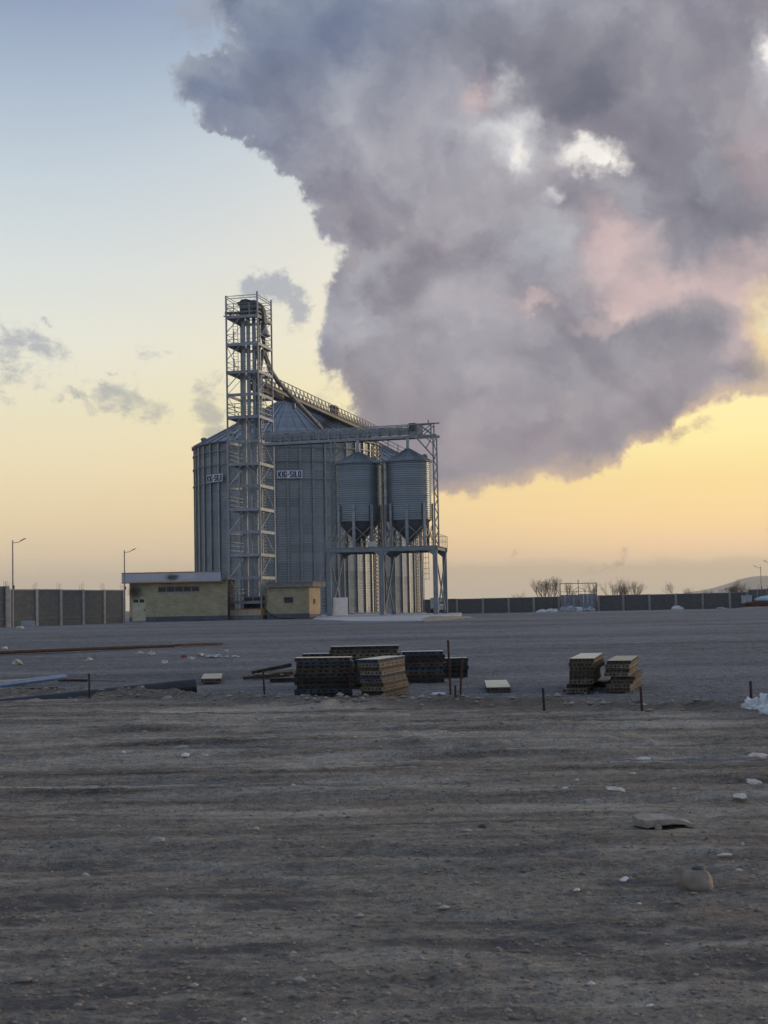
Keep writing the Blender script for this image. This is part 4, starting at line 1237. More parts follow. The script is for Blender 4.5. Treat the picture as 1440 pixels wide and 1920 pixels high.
# ------------------------------------------------------------------ hopper bins
A10 = math.radians(10)
RB = 2.17
def hopper_bin(px, Y, yeave, yapex, ybot, label, off):
    base = Vector((xat(px, Y, 1020), Y, 0))
    zE = at(px, yeave, Y).z; zA = at(px, yapex, Y).z; zB = at(px, ybot, Y).z
    root = empty('hopper_bin', (base.x, base.y, 0), 0, label=label, cat='grain bin', group='small hopper bins on the steel frame')
    mb = MB(); mb.lathe(corr(zB, zE, 0.205, 0.020, RB), 96)
    o = mb.build('shell', bin_m, root, smooth=True); lathe_uv(o.data, RB)
    zo = DECK + .55
    mb = MB(); mb.lathe([(RB - .01, zB + .01), (.26, zo + .0), (.26, zo - .35), (.02, zo - .35)], 48); mb.build('cone', galv_dark, root, smooth=False)
    n = 14; da = 2 * PI / n
    rp = MB(); R = RB + .16; r0 = .24
    zf = lambda r: zE + (R - r) * (zA - zE) / (R - r0)
    c_, s_ = math.cos(da / 2), math.sin(da / 2)
    rp.add([(R * c_, -R * s_, zf(R)), (R * c_, R * s_, zf(R)), (r0 * c_, r0 * s_, zf(r0)), (r0 * c_, -r0 * s_, zf(r0))], [(0, 1, 2, 3)])
    rp.bar(((R + .03) * c_, (R + .03) * s_, zf(R + .03) + .02), (r0 * c_, r0 * s_, zf(r0) + .03), .075, .11)
    me = rp.mesh('roof_panel', roof_m)
    for k in range(n): inst(me, 'roof_panel', root, rot=(0, 0, da * (k + .5)))
    mb = MB(); mb.lathe([(RB, zE - .12), (RB + .15, zE - .08), (RB + .15, zE + .005), (RB, zE)], 48); mb.build('eave_ring', galv_dark, root)
    mb = MB(); mb.lathe([(.30, zA - .05), (.30, zA + .12), (.01, zA + .2)], 16); mb.build('roof_cap', galv, root)
    mb = MB(); mb.lathe([(.24, 0), (.24, .2), (.30, .22), (.25, .36), (.02, .45)], 12)
    v = mb.build('roof_vent', galv, root, smooth=True); v.location = (1.65, 0.5, zf(1.7))
    ztop = zB + 1.55
    st = MB(); st.box(RB + .03, RB + .16, -.10, .10, DECK + .02, ztop); st.box(RB + .161, RB + .18, -.15, .15, DECK + .02, ztop)
    sme = st.mesh('leg', paint_tower)
    nl = 8
    for k in range(nl): inst(sme, 'leg', root, rot=(0, 0, 2 * PI * (k + off) / nl))
    for k in range(nl):
        a0, a1 = 2 * PI * (k + off) / nl, 2 * PI * (k + 1 + off) / nl
        p0, p1 = Vector((math.cos(a0), math.sin(a0), 0)) * (RB + .09), Vector((math.cos(a1), math.sin(a1), 0)) * (RB + .09)
        zl, zh_ = DECK + .55, zB - .5
        mb = MB(); mb.bar(p0 + Vector((0, 0, zl)), p1 + Vector((0, 0, zh_)), .06); mb.build('cross_brace', galv, root)
        mb = MB(); mb.bar(p1 * 1.012 + Vector((0, 0, zl)), p0 * 1.012 + Vector((0, 0, zh_)), .06); mb.build('cross_brace', galv, root)
    mb = MB(); mb.lathe([(RB + .02, zB + .02), (RB + .05, zB + .02), (RB + .05, zB - .06), (RB - .06, zB - .06)], 48); mb.build('hopper_ring', galv_dark, root)
    return root, zA
b1, z1a = hopper_bin(674, 145.8, 870, 849, 978, 'left small hopper bin with a conical roof above the steel frame', .733)
b2, z2a = hopper_bin(768.5, 144.6, 866, 843, 975, 'right small hopper bin with sunlit right edge above the steel frame', .84)
for o, z in ((b1, z1a), (b2, z2a)):
    q = pipe('drop_pipe', [(o.location.x, o.location.y, zb + .05), (o.location.x, o.location.y, z + .12)], .17, duct_m,
             'short drop pipe from the bridge conveyor into the %s small bin' % ('left' if o is b1 else 'right'), flanges=True, group='drop pipes over the small bins')

# ------------------------------------------------------------------ steel frame under the bins
FR0 = Vector((xat(617, 142.3, 1100), 142.3, 0))
FW, FL = 10.25, 6.6
ZS = 0.86        # top of the concrete pad under the frame
frame = empty('bin_support_frame', FR0, -A10, label='blue-grey steel portal frame carrying the two small hopper bins', cat='steel frame')
legs = []
for jx in (0, FW / 2, FW):
    for jy in (0, FL):
        w = .42 if jy == 0 else .40
        mb = MB()
        # an I-section leg: two flanges and a web, spread slightly at the foot
        mb.box(jx - w / 2, jx - w / 2 + .04, jy - .17, jy + .17, ZS + .03, DECK - .42)
        mb.box(jx + w / 2 - .04, jx + w / 2, jy - .17, jy + .17, ZS + .03, DECK - .42)
        mb.box(jx - w / 2 + .04, jx + w / 2 - .04, jy - .15, jy - .12, ZS + .03, DECK - .42)
        mb.build('leg', paint_beam, frame)
        mb = MB(); mb.box(jx - .32, jx + .32, jy - .28, jy + .28, ZS - .01, ZS + .029); mb.build('base_plate', galv_dark, frame)
for jy in (0, FL):
    mb = MB(); mb.box(-.3, FW + .3, jy - .16, jy + .16, DECK - .07, DECK - .001); mb.box(-.3, FW + .3, jy - .16, jy + .16, DECK - .44, DECK - .39); mb.box(-.3, FW + .3, jy - .11, jy - .08, DECK - .39, DECK - .07)
    mb.build('beam', paint_beam, frame)
for jx in (0, FW * .25, FW / 2, FW * .75, FW):
    mb = MB(); mb.box(jx - .14, jx + .14, .162, FL - .162, DECK - .38, DECK - .08); mb.build('cross_beam', paint_beam, frame)
mb = MB(); mb.box(-.25, FW + .25, .163, FL - .163, DECK - .078, DECK - .02); mb.build('deck', dark_steel, frame)
for jx in (0, FW / 2, FW):
    for jy in (0, FL):      # haunches
        for s in (-1, 1):
            if (jx == 0 and s < 0) or (jx == FW and s > 0): continue
            mb = MB(); mb.prism([(jx + s * .21, jy - .1), (jx + s * .75, jy - .1), (jx + s * .75, jy + .1), (jx + s * .21, jy + .1)][::(1 if s > 0 else -1)], [DECK - .9 if abs(q - jx) < .3 else DECK - .46 for q in ([jx + s * .21, jx + s * .75, jx + s * .75, jx + s * .21][::(1 if s > 0 else -1)])], DECK - .442)
            mb.build('haunch', paint_beam, frame)
for jx in (0, FW / 2, FW):
    mb = MB(); mb.bar((jx, .2, DECK - .6), (jx, FL - .2, ZS + .15), .13, .12); mb.build('diagonal_brace', galv, frame)
    mb = MB(); mb.bar((jx + .14, .2, ZS + .15), (jx + .14, FL - .2, DECK - .6), .13, .12); mb.build('diagonal_brace', galv, frame)
# railings on the deck corners
def deck_rail(x0, x1, y, up_=1.15):
    mb = MB()
    for h in (.55, 1.1): mb.bar((x0, y, DECK + h), (x1, y, DECK + h), .035)
    n = max(1, int(abs(x1 - x0) / .9))
    for i in range(n + 1): mb.bar((x0 + (x1 - x0) * i / n, y, DECK), (x0 + (x1 - x0) * i / n, y, DECK + 1.1), .035)
    mb.build('deck_railing', galv, frame)
deck_rail(-.3, .35, -.05); deck_rail(-.3, FW + .3, FL); deck_rail(FW - .35, FW + .3, .3)
mb = MB()
for xx in (-.28, FW + .28):
    mb = MB()
    for h in (.55, 1.1): mb.bar((xx, .1, DECK + h), (xx, FL, DECK + h), .035)
    for i in range(7): mb.bar((xx, .1 + i * (FL - .1) / 6, DECK), (xx, .1 + i * (FL - .1) / 6, DECK + 1.1), .035)
    mb.build('deck_railing', galv, frame)
for x, y, h, w in ((3.0, 1.2, .9, .12), (4.6, 1.0, 1.3, .1), (5.4, .8, 1.6, .14), (6.1, .8, 1.4, .09), (6.9, 1.2, 1.0, .1)):
    mb = MB(); mb.bar((x, y, DECK), (x, y, DECK + h), w); mb.bar((x, y, DECK + h * .7), (x + .4, y + .5, DECK + h * .5), w * .6); mb.build('stanchion', galv, frame)
def fr(x, y, z): return FR0 + Matrix.Rotation(-A10, 3, 'Z') @ Vector((x, y, 0)) + Vector((0, 0, z))
# control cabinet on the deck
cab = empty('control_cabinet', fr(4.15, .35, DECK), -A10, label='white control cabinet on the deck between the two small bins', cat='cabinet')
mb = MB(); mb.box(-.42, .42, -.12, .12, .05, .52); mb.build('case', truck_white, cab)
mb = MB(); mb.box(-.38, -.01, -.135, -.121, .09, .48); mb.box(.01, .38, -.135, -.121, .09, .48); mb.build('door', truck_white, cab)
mb = MB(); mb.box(-.35, -.28, -.1, .1, 0, .05); mb.box(.28, .35, -.1, .1, 0, .05); mb.build('foot', dark_steel, cab)
# ladder and stair up to the frame's left end
lad = empty('access_ladder', (xat(608, 144.5, 1100), 144.5, ZS), -A10, label='steep steel stair between the brick building and the frame', cat='ladder')
ladder(lad, 0, 0, -.2, 4.2, .75, galv, True, 'flight')
mb = MB(); mb.bar((-.45, 0, 0), (-.02, .4, 6.4), .06); mb.bar((.45, 0, 2.6), (.62, .4, 6.4), .05); mb.build('handrail', galv, lad)

# plywood board leaning in the left bay
ply = empty('plywood_board', fr(1.05, .22, ZS), -A10, label='pale pinkish board standing between the left legs of the frame', cat='board')
mb = MB(); mb.box(-.72, .68, -.02, .02, 0, 1.72); o = mb.build('sheet', ply_m, ply); o.rotation_euler = (math.radians(-3), 0, 0)
mb = MB(); mb.box(-.7, -.62, .03, .09, 0, 1.65); mb.box(.58, .66, .03, .09, 0, 1.65); o = mb.build('batten', wood_m, ply); o.rotation_euler = (math.radians(-3), 0, 0)

# ------------------------------------------------------------------ concrete pad and ramp
def pxy(px, Y): return (xat(px, Y, 1155), Y)
pad = [pxy(585, 136), pxy(655, 112), pxy(786, 103.5), pxy(812, 113), pxy(862, 122), pxy(866, 152), pxy(600, 160)]
tz = [gz(136) + .03, gz(112) + .04, gz(103.5) + .06, .84, .86, .86, .86]
mb = MB(); mb.prism(pad, -.3, tz)
padm = simple('pad_concrete', (0.36, 0.38, 0.40), (0.46, 0.48, 0.50), 0.5, 0.9, 0, 0.01)
tag(mb.build('concrete_ramp', padm), kind='structure')
mb = MB()
e0, e1, e2 = Vector((*pxy(789, 103.3), 0)), Vector((*pxy(826, 112.5), 0)), Vector((*pxy(877, 123), 0))
def soil_bank(name, pts, hs, w, label):
    vs, fs = [], []
    n = 26
    for i in range(n + 1):
        t = i / n * (len(pts) - 1); k = min(int(t), len(pts) - 2); u = t - k
        p = pts[k].lerp(pts[k + 1], u); h = hs[k] + (hs[k + 1] - hs[k]) * u
        d = (pts[k + 1] - pts[k]).normalized(); s = Vector((d.y, -d.x, 0))
        for q, hh in ((-.9, .96), (-.25, 1.0), (.1, .93), (.55, .45), (1.0, -.25)):
            jn = mnoise.noise(Vector((i * .8, q * 2, 3))) * .1
            vs.append((p + s * (q * w + jn))[:2] + (gz(p.y) - .05 + hh * h * (1 + jn),))
    for i in range(n):
        for k in range(4): fs.append((i * 5 + k, i * 5 + k + 1, (i + 1) * 5 + k + 1, (i + 1) * 5 + k))
    o = MB().add(vs, fs).build(name, soil_m, smooth=True)
    return o
tag(soil_bank('soil_bank', [e0, e1, e2], [.06, .33, .16], .8, ''), kind='structure')

# ------------------------------------------------------------------ brick buildings
def wall_with_openings(parent, name, L, H, t, ops, m):
    """wall in local x-z, outward face at y=0; ops = (x0,x1,z0,z1)"""
    xs_ = sorted({0, L, *[o[0] for o in ops], *[o[1] for o in ops]}); zs_ = sorted({0, H, *[o[2] for o in ops], *[o[3] for o in ops]})
    mb = MB()
    for a, b_ in zip(xs_, xs_[1:]):
        for c, d in zip(zs_, zs_[1:]):
            if any(o[0] <= a and b_ <= o[1] and o[2] <= c and d <= o[3] for o in ops): continue
            mb.box(a, b_, 0, t, c, d)
    return mb
YB = 148.0
dark_wall = simple('shade_dark_render', (.05, .052, .055), (.09, .09, .09), 1.0, .95, 0, .004)  # dark colour stands in for shade on the annex end wall
bl0 = Vector((xat(243, YB + .6), YB + .6, gz(149)))
bw = empty('brick_annex', bl0, -math.radians(1.5), label='long low cream brick building with pale blue fascia, left of the tower', cat='building')
BL = 9.75; BH = 4.0
ops = [(.25, 1.6, 0.12, 2.42), (2.85, 7.0, 2.88, 3.42)]
mb = wall_with_openings(bw, 'wall', BL, BH, .25, ops, brick_m)
o = mb.build('wall', brick_m, bw, uv='box')
mb = MB(); mb.box(BL - .25, BL, .251, 6, 0, BH); mb.build('end_wall', dark_wall, bw)
mb = MB(); mb.box(0, .25, .251, 6, 0, BH); mb.box(.251, BL - .251, 5.75, 6, 0, BH)
mb.build('wall', brick_m, bw, uv='box')
mb = MB(); mb.box(1.62, BL + .02, -.04, -.002, 0, .46); mb.box(-.02, .23, -.04, -.002, 0, .46); mb.build('base_band', bluebase_m, bw)
d_ = empty('door', (0, 0, 0)); d_.parent = bw
mb = MB(); mb.box(.31, 1.54, .06, .11, .12, 2.36); mb.build('leaf', creampaint, d_)
mb = MB(); mb.box(.25, .31, .0, .15, .12, 2.42); mb.box(1.54, 1.6, .0, .15, .12, 2.42); mb.box(.311, 1.539, .0, .15, 2.362, 2.42); mb.box(.91, .95, .04, .059, .12, 2.36); mb.build('frame', creampaint, d_)
mb = MB(); mb.box(.39, .86, .045, .058, 1.9, 2.22); mb.box(1.0, 1.46, .045, .058, 1.9, 2.22); mb.build('pane', window_m, d_)
mb = MB(); mb.box(1.44, 1.49, -.01, .058, 1.05, 1.25); mb.build('handle', dark_steel, d_)
for k in range(5):
    wn = empty('window', (0, 0, 0)); wn.parent = bw
    x0 = 2.85 + k * .83
    mb = MB(); mb.box(x0 + .04, x0 + .79, .1, .115, 2.92, 3.38); mb.build('pane', window_m, wn)
    mb = MB(); mb.box(x0, x0 + .04, .06, .14, 2.88, 3.42); mb.box(x0 + .79, x0 + .83, .06, .14, 2.88, 3.42); mb.box(x0 + .04, x0 + .79, .06, .14, 2.88, 2.92); mb.box(x0 + .04, x0 + .79, .06, .14, 3.38, 3.42); mb.build('frame', conc_post, wn)
mb = MB(); mb.box(2.7, 7.15, -.03, .0, 2.80, 2.875); mb.build('sill', conc_post, bw)
mb = MB(); mb.box(-.62, BL + .1, -.5, 6.4, BH, BH + .12); mb.build('roof', concrete, bw)
# ribbed fascia strips
fs_ = MB(); fs_.box(0, .19, -.55, -.502, BH - .10, BH + .78); fme = fs_.mesh('fascia_strip', fascia_m)
x = -.62
while x < BL - .55: inst(fme, 'fascia_strip', bw, (x, 0, 0)); x += .205
mb = MB(); mb.box(-.66, BL - .4, -.585, -.45, BH + .781, BH + .87); mb.box(-.66, BL - .4, -.585, -.50, BH - .20, BH - .101); mb.build('orange_trim', orange_m, bw)
mb = MB(); mb.box(BL - .39, BL + .1, -.5, -.3, BH - .05, BH + .84); mb.build('fascia_end', concrete, bw)
mb = MB(); mb.box(-.66, -.621, -.50, 6.4, BH - .1, BH + .78); mb.build('fascia_side', fascia_m, bw)
mb = MB(); mb.tube([(2.55, -.1, 0), (2.55, -.1, .95)], .03, 6); mb.build('standpipe', galv_dark, bw)
# burn marks: thin irregular films on the fascia and by the door
def soot_patch(parent, x, y, z, rx, rz_, seed, name='soot_stain'):
    def fn(b, bs):
        tc = b.n('ShaderNodeTexCoord').outputs['Object']
        l = b.v('LENGTH', b.v('MULTIPLY', tc, (1 / rx, 0, 1 / rz_)), out=1)
        n = b.noise(b.v('ADD', tc, (seed, 0, 0)), 3.0, 5, 0.6)
        a = b.sm(b.m('ADD', l, b.m('MULTIPLY', b.m('SUBTRACT', n, .5), .9)), 1.0, .2)
        bs.inputs['Base Color'].default_value = (.02, .02, .02, 1)
        bs.inputs['Roughness'].default_value = 1
        b.L(b.m('MULTIPLY', a, .62), bs.inputs['Alpha'])
    m = mat('soot_stain_%d' % seed, fn)
    mb = MB().add([(-rx, 0, -rz_), (rx, 0, -rz_), (rx, 0, rz_), (-rx, 0, rz_)], [(0, 1, 2, 3)])
    return mb.build(name, m, parent, (x, y, z))
soot_patch(bw, 4.35, -.556, BH + .34, 1.0, .44, 1)
soot_patch(bw, .55, -.006, 2.95, 1.0, .95, 2)

# right brick hut
hr0 = Vector((xat(500, YB), YB + 1.1, gz(148)))
hut = empty('brick_hut', hr0, -A14, label='small cream brick hut with a flat concrete roof, right of the tower', cat='building')
HL, HH, HD = 4.35, 3.15, 3.9
mb = wall_with_openings(hut, 'wall', HL, HH, .22, [(1.75, 2.7, 1.62, 2.12)], brick_m)
mb.box(0, .22, .221, HD, 0, HH); mb.box(.221, HL - .221, HD - .22, HD, 0, HH)
mb.build('wall', brick_m, hut, uv='box')
mb = MB(); mb.box(HL - .22, HL, .221, HD, 0, HH); mb.build('side_wall', simple('warm_lit_render', (0.38, 0.31, 0.21), (0.46, 0.38, 0.27), 1.2, .85, 0, .003), hut)  # warm low light on this side is put into the render colour
mb = MB(); mb.box(-.02, HL + .03, -.04, -.002, 0, .52); mb.box(HL + .002, HL + .03, -.001, HD, 0, .42); mb.build('base_band', bluebase_m, hut)
mb = MB(); mb.box(-.05, HL + .5, -.35, HD + .3, HH, HH + .34); mb.build('roof', concrete, hut)
mb = MB(); mb.box(-.06, HL + .55, -.4, HD + .35, HH + .341, HH + .5); mb.build('roof_edge', simple('roof_screed', (.20, .19, .16), (.28, .27, .23), 2, .9), hut)
wn = empty('window', (0, 0, 0)); wn.parent = hut
mb = MB(); mb.box(1.82, 2.63, .12, .135, 1.69, 2.05); mb.build('pane', window_m, wn)
mb = MB(); mb.box(1.7, 2.75, -.02, .1, 2.12, 2.2); mb.box(1.7, 2.75, -.02, .1, 1.55, 1.62); mb.box(1.7, 1.78, -.02, .1, 1.621, 2.119); mb.box(2.67, 2.75, -.02, .1, 1.621, 2.119); mb.build('frame', conc_post, wn)
mb = MB(); mb.box(HL + .002, HL + .1, 1.5, 1.9, 1.45, 1.95); mb.build('meter_box', dark_steel, hut)
mb = MB(); mb.tube([(-.1, -.15, .9), (.4, -.3, .45), (1.1, -.4, .12), (2.0, -.4, .04), (3.0, -.5, .04)], .05, 6); tag(mb.build('cable', rubber_shade_m, None, hr0, -A14), 'black cable drooping from the tower base along the brick hut', 'cable')

# ------------------------------------------------------------------ boundary walls
tie_m = simple('dark_tie_beam', (0.10, 0.11, 0.115), (0.14, 0.15, 0.155), 1.5, .95, 0, .004)
def block_wall(name, pts, H, label, rebar=True, postw=.42, group=None, first=None):
    """pts: post positions (x,y); one bay between neighbours, one post at each"""
    base = Vector((pts[0][0], pts[0][1], 0))
    root = empty(name, base, 0, label=label, cat='wall', group=group)
    for i, (a, b_) in enumerate(zip(pts, pts[1:])):
        a = Vector((a[0], a[1], gz(a[1]))) - base; b_ = Vector((b_[0], b_[1], gz(b_[1]))) - base
        d = b_ - a; L = d.length; rz = math.atan2(d.y, d.x)
        hh = H + random.uniform(-.03, .03)
        mb = MB(); mb.box(.19, L - .19, -.09, .11, -.4, hh)
        bay = mb.build('block_bay', block_m, root, a, rz, uv='box')
        mb = MB(); mb.box(.19, L - .19, -.13, .15, hh + .001, hh + .1); mb.build('coping', conc_post, root, a, rz)
        if rebar:
            mb = MB(); mb.box(.19, L - .19, -.125, -.091, .55, .72); mb.build('tie_beam', tie_m, root, a, rz)
    for i, p in enumerate(pts):
        p = Vector((p[0], p[1], gz(p[1]))) - base
        q = pts[min(i + 1, len(pts) - 1)]; w0 = pts[max(i - 1, 0)]
        rz = math.atan2(q[1] - w0[1], q[0] - w0[0])
        mb = MB(); mb.box(-.188, .188, -.22, .2, -.4, H + .12)
        post = mb.build('post', conc_post, root, p, rz)
        if rebar:
            mb = MB()
            for sx_, sy_ in ((-.12, -.12), (.12, -.12), (.12, .12), (-.12, .12)):
                hh = random.uniform(.35, .75)
                mb.bar((sx_, sy_, H + .12), (sx_ + random.uniform(-.05, .05), sy_, H + .12 + hh), .013)
            mb.build('rebar', rebar_m, post)
    return root
lp = []
for px, Y in ((14, 121.6), (65.7, 125.3), (111, 129), (153, 132.6), (192.7, 136.5), (229, 140.5)): lp.append((xat(px, Y), Y))
block_wall('block_wall', lp, 2.95, 'dark cement block wall with concrete posts and rebar stubs, between the left lamp and the brick building')
block_wall('block_wall', [(xat(-42, 117.5), 117.5), (xat(10, 119.6), 119.8)], 3.15, 'slightly higher end bay of block wall at the left border of the picture')
rp_ = []
for px in (762, 810, 858, 906.5, 954.7, 1002, 1049): 
    Y = 252 - (px - 790) * .033; rp_.append((xat(px, Y), Y))
block_wall('block_wall', rp_, 2.5, 'far grey block wall from the steel frame to the gate', rebar=False)
rp2 = []
for px in (1123.5, 1169.8, 1219, 1268.6, 1319, 1370, 1402):
    Y = 252 - (px - 790) * .033; rp2.append((xat(px, Y), Y))
block_wall('block_wall', rp2, 2.55, 'far grey block wall running right from the gate to the corner', rebar=False)
cx_, cy_ = rp2[-1]
block_wall('block_wall', [(cx_ + .3, cy_ - .3), (cx_ + .7, cy_ - 4.4), (cx_ + 1.1, cy_ - 8.6), (cx_ + 1.5, cy_ - 12.8), (cx_ + 1.9, cy_ - 17), (cx_ + 2.3, cy_ - 21.2), (cx_ + 2.7, cy_ - 25)], 2.9, 'darker side wall with rebar stubs at the right border, coming forward from the corner')
wl = lp[0]

# ------------------------------------------------------------------ gate
YG = 252 - (1085 - 790) * .033
g0 = Vector((xat(1051.5, YG), YG, gz(YG))); g1 = xat(1119.5, YG)
GW = g1 - g0.x
gate = empty('yard_gate', g0, 0, label='blue-grey double sheet metal gate with an open frame above, in the far wall', cat='gate')
for k in range(2):
    x0 = k * GW / 2 + .06; x1 = (k + 1) * GW / 2 - .04
    lf = empty('leaf', (0, 0, 0)); lf.parent = gate
    n = 4
    for i in range(n):
        xa_, xb_ = x0 + (x1 - x0) * i / n, x0 + (x1 - x0) * (i + 1) / n
        mb = MB(); mb.box(xa_ + .015, xb_ - .015, -.02, .02, .12, 2.84 + .1 * k); mb.build('sheet', gate_m, lf)
    mb = MB()
    mb.box(x0, x1, -.06, -.021, 1.98, 2.06); mb.box(x0, x0 + .06, -.06, -.021, .12, 1.979); mb.box(x1 - .06, x1, -.06, -.021, .12, 1.979)
    mb.build('stile', galv_dark, lf)
mb = MB(); mb.box(-.06, .05, -.08, .08, -.1, 4.72); mb.box(GW - .03, GW + .08, -.08, .08, -.1, 4.76); mb.box(.05, GW - .03, -.05, .05, 4.62, 4.72)
mb.box(GW / 2 - .05, GW / 2 + .05, -.09, -.061, .1, 5.3)
mb.bar((.05, 0, 3.35), (GW, 0, 3.35), .05)
mb.bar((GW * .3, 0, 3.35), (GW / 2, 0, 4.1), .05); mb.bar((GW * .72, 0, 3.35), (GW / 2, 0, 4.1), .05)
mb.build('frame', rebar_m, gate)

# ------------------------------------------------------------------ street lamps
def lamp(px, Y, pytop, side, label):
    x = xat(px, Y, 1160); z0 = gz(Y); h = at(px, pytop, Y).z - z0
    root = empty('street_lamp', (x, Y, z0), 0, label=label, cat='street lamp', group='lamp posts round the yard')
    MB().tube([(0, 0, -.3), (0, 0, h * .5), (0, 0, h)], [.075, .06, .045], 10).build('pole', lamp_m, root)
    MB().tube([(0, 0, h - .22), (side * .45, -.05, h - .16), (side * .62, -.05, h - .1)], .028, 6).build('arm', lamp_m, root)
    mb = MB(); a = Vector((side * .58, -.05, h - .12)); b_ = Vector((side * 1.08, -.05, h + .13))
    vs = []
    d = (b_ - a)
    for t, w, th in ((0, .05, .03), (.25, .13, .06), (.7, .14, .06), (1, .06, .02)):
        c = a + d * t
        vs += [c + Vector((0, -w, 0)), c + Vector((0, w, 0)), c + Vector((0, w * .8, th)), c + Vector((0, -w * .8, th))]
    fs2 = [(0, 1, 2, 3), (15, 14, 13, 12)]
    for i in range(3):
        for k in range(4): fs2.append((i * 4 + k, (i + 1) * 4 + k, (i + 1) * 4 + (k + 1) % 4, i * 4 + (k + 1) % 4))
    mb.add(vs, fs2); mb.build('lamp_head', simple('lamp_head_paint', (.10, .07, .07), (.15, .10, .09), 3, .5), root)
    MB().box(-.11, .11, -.11, .11, 0, .03).build('foot_plate', galv_dark, root)
    MB().box(.06, .13, -.05, .05, 3.0, 3.3).build('fuse_box', dark_steel, root)
    return root
lamp(24.3, 118.5, 1013, 1, 'street lamp in front of the block wall, leftmost in the yard')
lamp(234.2, 135, 1031.5, 1, 'street lamp standing before the corner of the low brick building')
lamp(1429.5, 226, 1062, -1, 'far street lamp in front of the wall corner on the right')
lamp(1449.5, 205, 1052, -1, 'street lamp cut off by the right border, only its head showing')

# ------------------------------------------------------------------ truck seen through the right portal
tp = at(825.5, 1140, 236); tg = gz(236)
trk = empty('parked_truck', (tp.x, 236, tg), math.radians(4), label='white parked truck seen between the right legs of the steel frame', cat='truck')
mb = MB(); mb.box(-1.0, 1.0, 0, 5.5, 1.1, 2.75); mb.build('cargo_box', simple('grey_tarpaulin', (.25, .27, .3), (.36, .38, .4), 1.5, .7), trk)
mb = MB(); mb.prism([(-1.05, -1.7), (1.05, -1.7), (1.05, -.05), (-1.05, -.05)], .75, [1.5, 1.5, 2.2, 2.2]); mb.box(-1.05, 1.05, -.95, -.06, 1.5, 2.25); mb.build('cab', truck_white, trk)
mb = MB(); mb.box(-.9, .9, -1.0, -.951, 1.6, 2.1); mb.build('windscreen', window_m, trk)
mb = MB(); mb.box(-1.1, 1.1, -1.8, -1.7, .55, .85); mb.build('bumper', dark_steel, trk)
for x in (-.95, .95):
    for y in (-1.0, 4.2):
        MB().tube([(x - .14, y, .48), (x + .14, y, .48)], .48, 14).build('wheel', rubber_shade_m, trk)
for x in (-.75, .75): MB().box(x - .14, x + .14, -1.73, -1.701, .95, 1.15).build('headlight', sign_white, trk)
mb = MB(); mb.box(-.4, .4, 0, 5.4, .8, 1.09); mb.build('chassis', dark_steel, trk)

# ------------------------------------------------------------------ sacks and piles by the far wall
def sack(px, py, Y, sx_, sz_, seed, m, label, cat='sack', group=None, sy_=None, name='plastic_sack', ridged=True):
    p = Vector((xat(px, Y, py), Y, gz(Y)))
    o = lump(name, (sx_, sy_ or sx_ * .7, sz_), m, seed, .45, 1.9, .35, 26, ridged, False)
    place(o, p, seed * .7, .06)
    return tag(o, label, cat, group)
sack(1017, 1150, 236, 1.1, .62, 11, whitebag_m, 'crumpled white plastic heap, left one of two lying left of the gate', group='white plastic heaps left of the gate')
sack(1034, 1150, 235.5, 1.3, .68, 12, whitebag_m, 'crumpled white plastic heap lying nearest the left gate post', group='white plastic heaps left of the gate')
for i, (px, s, z, m_) in enumerate(((1056, .7, .85, greybag_m), (1070, .95, 1.0, greybag_m), (1085, .8, .9, whitebag_m), (1097, .6, .6, greybag_m), (1107, .85, .8, greybag_m))):
    sack(px, 1151, 235 + i * .2, s, z, 21 + i, m_, ['small grey sack at the left foot of the gate', 'largest grey sack in front of the gate, second from the left', 'whiter sack in front of the middle of the gate', 'low flattened grey sack between two fuller ones at the gate', 'rounded grey sack at the right end of the gate row'][i], group='sacks in front of the gate')
sack(1270, 1149, 236, .95, .8, 31, whitebag_m, 'lone white and blue-grey bag by the far wall, right of the gate')
sack(1352, 1146, 230, .8, .45, 32, greybag_m, 'small pale heap at the foot of the far wall near the right corner', cat='heap', name='pale_heap')
mb = MB(); 
pp = at(1407, 1140, 205)
cr = empty('storage_crate', (pp.x, 207, gz(207)), .15, label='pale grey crate on the pile at the right border', cat='crate')
MB().box(-.55, .55, -.5, .5, .75, 1.75).build('body', greybag_m, cr)
MB().box(-.6, .6, -.55, .55, 1.751, 1.85).build('lid', simple('crate_lid', (.4, .43, .44), (.5, .52, .52), 2, .7), cr)
for x in (-.42, 0, .42): MB().box(x - .12, x + .12, -.55, .55, 0, .749).build('block', maroon_m, cr)
pp = xat(1430, 200, 1150)
ft = empty('flatbed_trailer', (pp, 200, gz(200)), .06, label='dark maroon flatbed trailer cut by the right border', cat='trailer')
MB().box(-1.9, 5.5, -1.1, 1.1, .62, .86).build('bed', maroon_m, ft)
MB().box(-1.88, 5.4, -1.12, -1.101, .2, .6).build('side_board', maroon_m, ft)
for x in (-1.0, .9, 3.9): 
    for y in (-.92, .92): MB().tube([(x, y - .12, .36), (x, y + .12, .36)], .36, 12).build('wheel', rubber_shade_m, ft)
for x in (-1.5, -.2, 1.4): MB().bar((x, -1.14, .62), (x + .9, -1.14, .1), .07).build('strut', rust_m, ft)
o = lump('tarpaulin_bundle', (2.1, .95, .8), palecar_m, 41, .15, .9, .5, 24)
place(o, (pp + 1.2, 200, gz(200) + .86), 0); tag(o, 'pale blue covered bundle on the maroon trailer', 'bundle')
tag(soil_bank('soil_heap', [Vector((xat(1372, 196), 196, 0)), Vector((xat(1400, 194), 194, 0)), Vector((xat(1470, 193), 193, 0))], [.05, .22, .2], .9, ''), kind='structure')
tag(soil_bank('soil_verge', [Vector((xat(1120, 240), 240, 0)), Vector((xat(1270, 237), 237, 0)), Vector((xat(1400, 231), 231, 0))], [.10, .16, .16], 2.0, ''), kind='structure')

